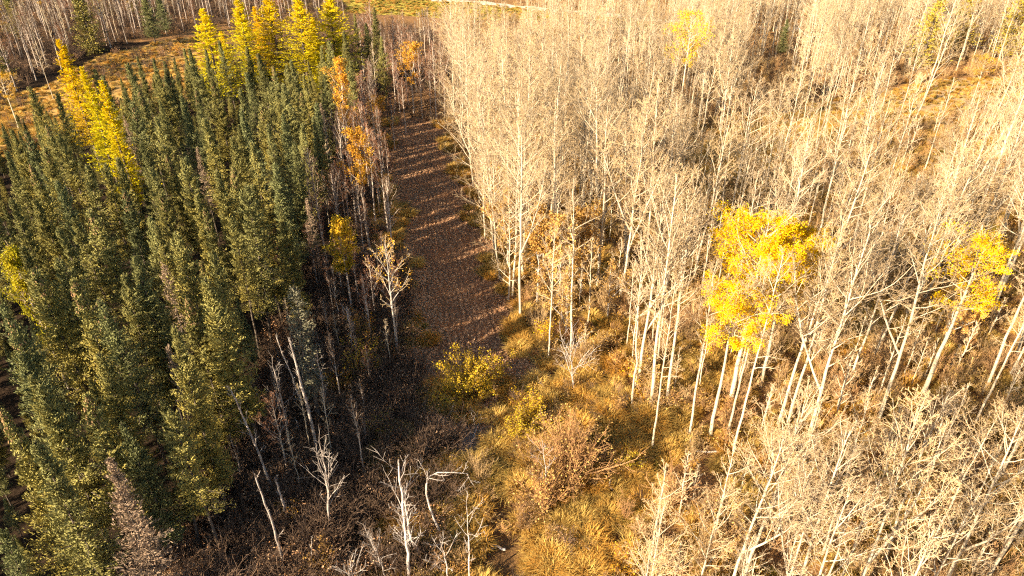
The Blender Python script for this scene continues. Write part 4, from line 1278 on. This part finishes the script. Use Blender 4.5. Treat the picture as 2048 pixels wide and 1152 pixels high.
# ------------------------------------------------------------------ shrubs one can pick out
BUSH = [((945, 800), 3.6, 'olive_leaf', 6000, 'round yellow-green bush at the lower end of the lane', 34), ((1040, 880), 2.0, 'olive_leaf', 2200, 'small yellow-green bush right of the wet hollow', 22),
        ((1062, 850), 2.2, 'olive_leaf', 1200, 'thin yellow-green bush at the edge of the sun', 20), ((1140, 960), 4.2, 'tan_leaf', 1300, 'big twiggy pinkish shrub in the sunlit grass', 74),
        ((1090, 1020), 3.0, 'tan_leaf', 800, 'twiggy brown shrub at the foot of the pinkish shrub', 40), ((1265, 950), 1.6, 'olive_leaf', 900, 'low yellow shrub beside the little stump', 18),
        ((1250, 1140), 1.5, 'orange_leaf', 900, 'orange-brown shrub at the bottom edge', 18), ((735, 760), 3.0, 'olive_leaf', 900, 'dull yellow shrub in shade left of the lane', 24),
        ((730, 700), 3.2, 'orange_leaf', 500, 'rusty twiggy shrub in shade beside the white snag', 26), ((690, 790), 2.2, 'orange_leaf', 500, 'rusty low shrub in shade behind the snags', 22),
        ((585, 1052), 1.5, 'orange_leaf', 260, 'small orange shrub at the foot of the short stub', 14), ((1280, 765), 1.6, 'yellow_leaf', 500, 'small golden shrub under the forked white trunk', 16),
        ((1098, 690), 2.0, 'yellow_leaf', 700, 'golden shrub at the lane edge under white trunks', 18), ((760, 880), 2.0, 'olive_leaf', 400, 'brownish low bush left of the wet hollow', 22),
        ((235, 135), 2.0, 'orange_leaf', 900, 'orange bush in the golden meadow', 18), ((355, 108), 2.2, 'orange_leaf', 700, 'rusty bush by the meadow larch', 18),
        ((540, 560), 3.0, 'orange_leaf', 250, 'dark rusty shrub in shade at the stand edge', 24), ((650, 1140), 2.0, 'grass', 500, 'dim tawny bush at the bottom of the clearing', 20),
        ((800, 560), 1.4, 'orange_leaf', 300, 'low rusty bush along the left lane edge', 16), ((770, 600), 1.6, 'orange_leaf', 300, 'rusty shrub in shade by the lone lane tree', 16)]
for i, ((bx, by), h, lf, n, lab, st) in enumerate(BUSH):
    x, y = at(bx, by)
    sp = shrub_parts(shrub(700 + i, H=h, stems=st, spread=0.55, n2=6, n3=4, leaf=lf, nleaf=n, leafsize=0.12 if h > 2 else 0.10), 'shrub')
    put('shrub', sp, x, y, 1, 1, lab, 'shrub', 'shrubs')
landmark(*at(945, 800), 'the round yellow-green bush')
for ph, p in (('the left edge gap', (60, 700)), ('the lower left corner', (60, 1120)), ('the stand middle', (300, 560)), ('the upper left edge', (10, 400)), ('the shaded stand edge', (560, 700)), ('the near stand edge', (430, 950)), ('the far right stand corner', (700, 250)), ('the stand centre gap', (240, 760)), ('the left edge top', (60, 330))):
    landmark(*at(*p), ph)
settle_labels()

# ------------------------------------------------------------------ undergrowth, grass, leaf litter
brush = [shrub_joined(shrub(800 + i, H=h, stems=st, spread=s, n2=5, n3=4, leaf=lf, nleaf=nl, rt=0.009, leafsize=0.10), 'brush')
         for i, (h, st, s, lf, nl) in enumerate(((2.2, 20, 0.5, None, 0), (1.5, 22, 0.7, 'tan_leaf', 160), (2.8, 16, 0.35, None, 0), (1.8, 20, 0.6, 'tan_leaf', 400), (1.2, 22, 0.8, 'orange_leaf', 260)))]
small = [tree_joined(bare_tree(880 + i, **{**SAPLING[i], 'H': h, 'r0': 0.035, 'n3': 4, 'crown': 0.25, 'spread': 0.2}), 'small_tree') for i, h in enumerate((5.5, 4.5, 7.0))]
def cloud(n, lo, hi, f, depend=True):
    c = rng.uniform(lo, hi, (n, 2))
    return c[f(c[:, 0], c[:, 1])]
def wood_right(X, Y):
    px, py, d = proj(X, Y)
    r = np.where(Y < 44, X > 5.0, np.where(Y < 113, X > lane_c(Y) + 5.6, px > 900))
    return r & ~in_poly(X, Y, OPEN) & ~in_poly(X, Y, VERGE) & ~in_poly(X, Y, PALE) & (px > -50) & (px < 2150)
c = cloud(17000, (-16, 14), (200, 240), lambda X, Y: wood_right(X, Y) & (rng.random(len(X)) < np.clip(1.15 - Y / 260, 0.25, 1)))
o = scatter('undergrowth', ground_pts(c[:, 0], c[:, 1]), rng.uniform(0, 6.28, len(c)), rng.uniform(0.55, 1.25, len(c)), rng.choice(8, len(c), p=[.24, .19, .19, .15, .08, .05, .06, .04]), brush + small)
tag(o, 'tawny twiggy undergrowth on the floor of the bare wood', 'undergrowth')
dbrush = [shrub_joined(shrub(820 + i, H=h, stems=18, spread=0.5, n2=5, n3=3, leaf=lf, nleaf=nl, twigm='dark_twig', leafsize=0.09), 'dark_brush') for i, (h, lf, nl) in enumerate(((2.0, None, 0), (1.4, 'litter', 220), (2.6, None, 0)))]
def shade_brush(X, Y):
    strip = (X > spruce_edge(Y) - 1) & (X < lane_c(Y) - 5.2) & (Y < 125) & (Y > 22)
    far = in_poly(X, Y, FARL) | in_poly(X, Y, MIDP) | in_poly(X, Y, STRIP)
    return (strip & (rng.random(len(X)) < 0.5)) | far | (in_poly(X, Y, MEADOW) & (rng.random(len(X)) < 0.16))
c = np.concatenate([cloud(16000, (-190, 20), (30, 285), shade_brush), cloud(750, (-20, 22), (-4, 60), lambda X, Y: (X > spruce_edge(Y) - 1) & (X < lane_c(Y) - 4.5 + np.maximum(38 - Y, 0) * 0.5))])
o = scatter('dark_undergrowth', ground_pts(c[:, 0], c[:, 1]), rng.uniform(0, 6.28, len(c)), rng.uniform(0.6, 1.3, len(c)), rng.integers(0, 3, len(c)), dbrush)
tag(o, 'brown leafless brush between spruces, birches and the lane', 'undergrowth')

c = cloud(380, (-20, 22), (16, 46), lambda X, Y: in_poly(X, Y, OPEN) & (np.abs(X - lane_c(Y)) > np.where(Y < 40, 0, 5)))
o = scatter('clearing_brush', ground_pts(c[:, 0], c[:, 1]), rng.uniform(0, 6.28, len(c)), rng.uniform(0.3, 0.8, len(c)), rng.integers(0, 8, len(c)), brush + dbrush)
tag(o, 'low twiggy brush scattered over the grassy clearing', 'undergrowth')

tus = [tussock(900 + i, n, h, s, m, r) for i, (n, h, s, m, r) in enumerate(((420, 0.85, 0.6, 'grass', 0.6), (360, 0.65, 0.75, 'grass', 0.6), (420, 0.95, 0.55, 'grass', 0.65), (200, 0.6, 0.5, 'green_grass', 0.5)))]
def grassy(X, Y):
    lc = lane_c(Y)
    clump = np.sin(X * 1.9 + 1.3 * np.sin(Y * 0.7)) + np.sin(Y * 2.3 + 1.7 * np.sin(X * 0.6)) + 0.8 * np.sin(X * 0.7 - Y * 0.5)
    op = in_poly(X, Y, OPEN) & (np.abs(X - lc) > np.where(Y < 41, 0, 4.6)) & ~in_poly(X, Y, SILT) & ((clump > 0.35) | (rng.random(len(X)) < 0.08))
    wood = wood_right(X, Y) & (Y < 110) & (rng.random(len(X)) < 0.22) & (clump > -0.4)
    fringe = (np.abs(X - lc) > 3.9 + 0.8 * np.sin(Y * 0.5)) & (np.abs(X - lc) < 7.4) & (Y > 44) & (Y < 113) & (clump > 0.2) & (rng.random(len(X)) < np.where(X > lc, 0.7, 0.3))
    mead = (in_poly(X, Y, MEADOW) | in_poly(X, Y, PALE) | in_poly(X, Y, VERGE)) & (rng.random(len(X)) < 0.30)
    return op | wood | fringe | mead
c = np.concatenate([cloud(42000, (-30, 20), (90, 112), grassy), cloud(52000, (-150, 90), (180, 250), lambda X, Y: (in_poly(X, Y, MEADOW) | in_poly(X, Y, VERGE) | in_poly(X, Y, PALE)) & (rng.random(len(X)) < 0.8))])
green = rng.random(len(c)) < np.where(in_poly(c[:, 0], c[:, 1], VERGE), 0.6, 0.10)
o = scatter('grass', ground_pts(c[:, 0], c[:, 1]), rng.uniform(0, 6.28, len(c)), np.where(c[:, 1] > 112, rng.uniform(0.3, 0.8, len(c)), rng.uniform(0.6, 1.35, len(c)) * 1.0), np.where(green, 3, rng.integers(0, 3, len(c))), tus)
tag(o, 'golden dry tussock grass in the clearing and under the trees', 'grass')

def litter_patch(seed, n=420, s=1.3):
    g = np.random.default_rng(seed)
    mb_ = MB()
    p = np.concatenate([g.uniform(-s, s, (n, 2)), g.uniform(0.005, 0.06, (n, 1))], -1)
    a = g.random(n) * 6.283
    e = np.stack([np.cos(a), np.sin(a), g.normal(0, 0.35, n)], -1) * g.uniform(0.07, 0.15, (n, 1))
    w = np.stack([-np.sin(a), np.cos(a), g.normal(0, 0.4, n)], -1) * g.uniform(0.03, 0.055, (n, 1))
    kites(mb_, p, e, w, 0, g.random(n))
    return mb_.mesh('litter', [M['litter']], False)
lit = [litter_patch(950 + i) for i in range(4)]
def littered(X, Y):
    return ((X > -19) & (X < lane_c(Y) - 3.5) & (Y < 75) & (rng.random(len(X)) < 0.45)) | ((np.abs(X - lane_c(Y)) > 4.5) & (np.abs(X - lane_c(Y)) < 6.5) & (Y > 40) & (Y < 110) & (rng.random(len(X)) < 0.25))
c = cloud(9000, (-30, 24), (6, 112), littered)
on_lane = np.zeros(len(c), bool)
# leaves lying on the furrows of the lane
n = 95000
ui = rng.uniform(1, U.shape[1] - 2, n); vi = (U.shape[0] - 3) * rng.random(n) ** 1.25 + 1
a_, b_ = ui.astype(int), vi.astype(int)
fa, fb = ui - a_, vi - b_
def bil(A):
    return (A[b_, a_] * (1 - fa) + A[b_, a_ + 1] * fa) * (1 - fb) + (A[b_ + 1, a_] * (1 - fa) + A[b_ + 1, a_ + 1] * fa) * fb
keep = rng.random(n) < np.clip(0.5 + 1.1 * bil(fur) + 0.25 * np.sin(bil(Vv) * 0.6 + bil(U)), 0.06, 1.0)
p = np.stack([bil(LX), bil(Vv), bil(LZ) + rng.uniform(0.005, 0.03, n)], -1)[keep]
n = len(p)
a_ = rng.random(n) * 6.283
mb = MB()
kites(mb, p, np.stack([np.cos(a_), np.sin(a_), rng.normal(0, 0.3, n)], -1) * rng.uniform(0.08, 0.19, (n, 1)), np.stack([-np.sin(a_), np.cos(a_), rng.normal(0, 0.35, n)], -1) * rng.uniform(0.035, 0.075, (n, 1)), 0, rng.random(n))
lo = link(bpy.data.objects.new('lane_litter', mb.mesh('lane_litter', [M['litter']], False)))
tag(lo, 'fallen brown leaves lying in rows on the tilled lane', 'leaf litter', kind='stuff')
o = scatter('leaf_litter', ground_pts(c[:, 0], c[:, 1]) + np.where(on_lane, 0.09, 0.02)[:, None] * np.array([0, 0, 1.0]), rng.uniform(0, 6.28, len(c)), rng.uniform(0.8, 1.2, len(c)), rng.integers(0, 4, len(c)), lit)
tag(o, 'fallen brown leaves on the shaded ground beside the lane', 'leaf litter')
print('scene done')
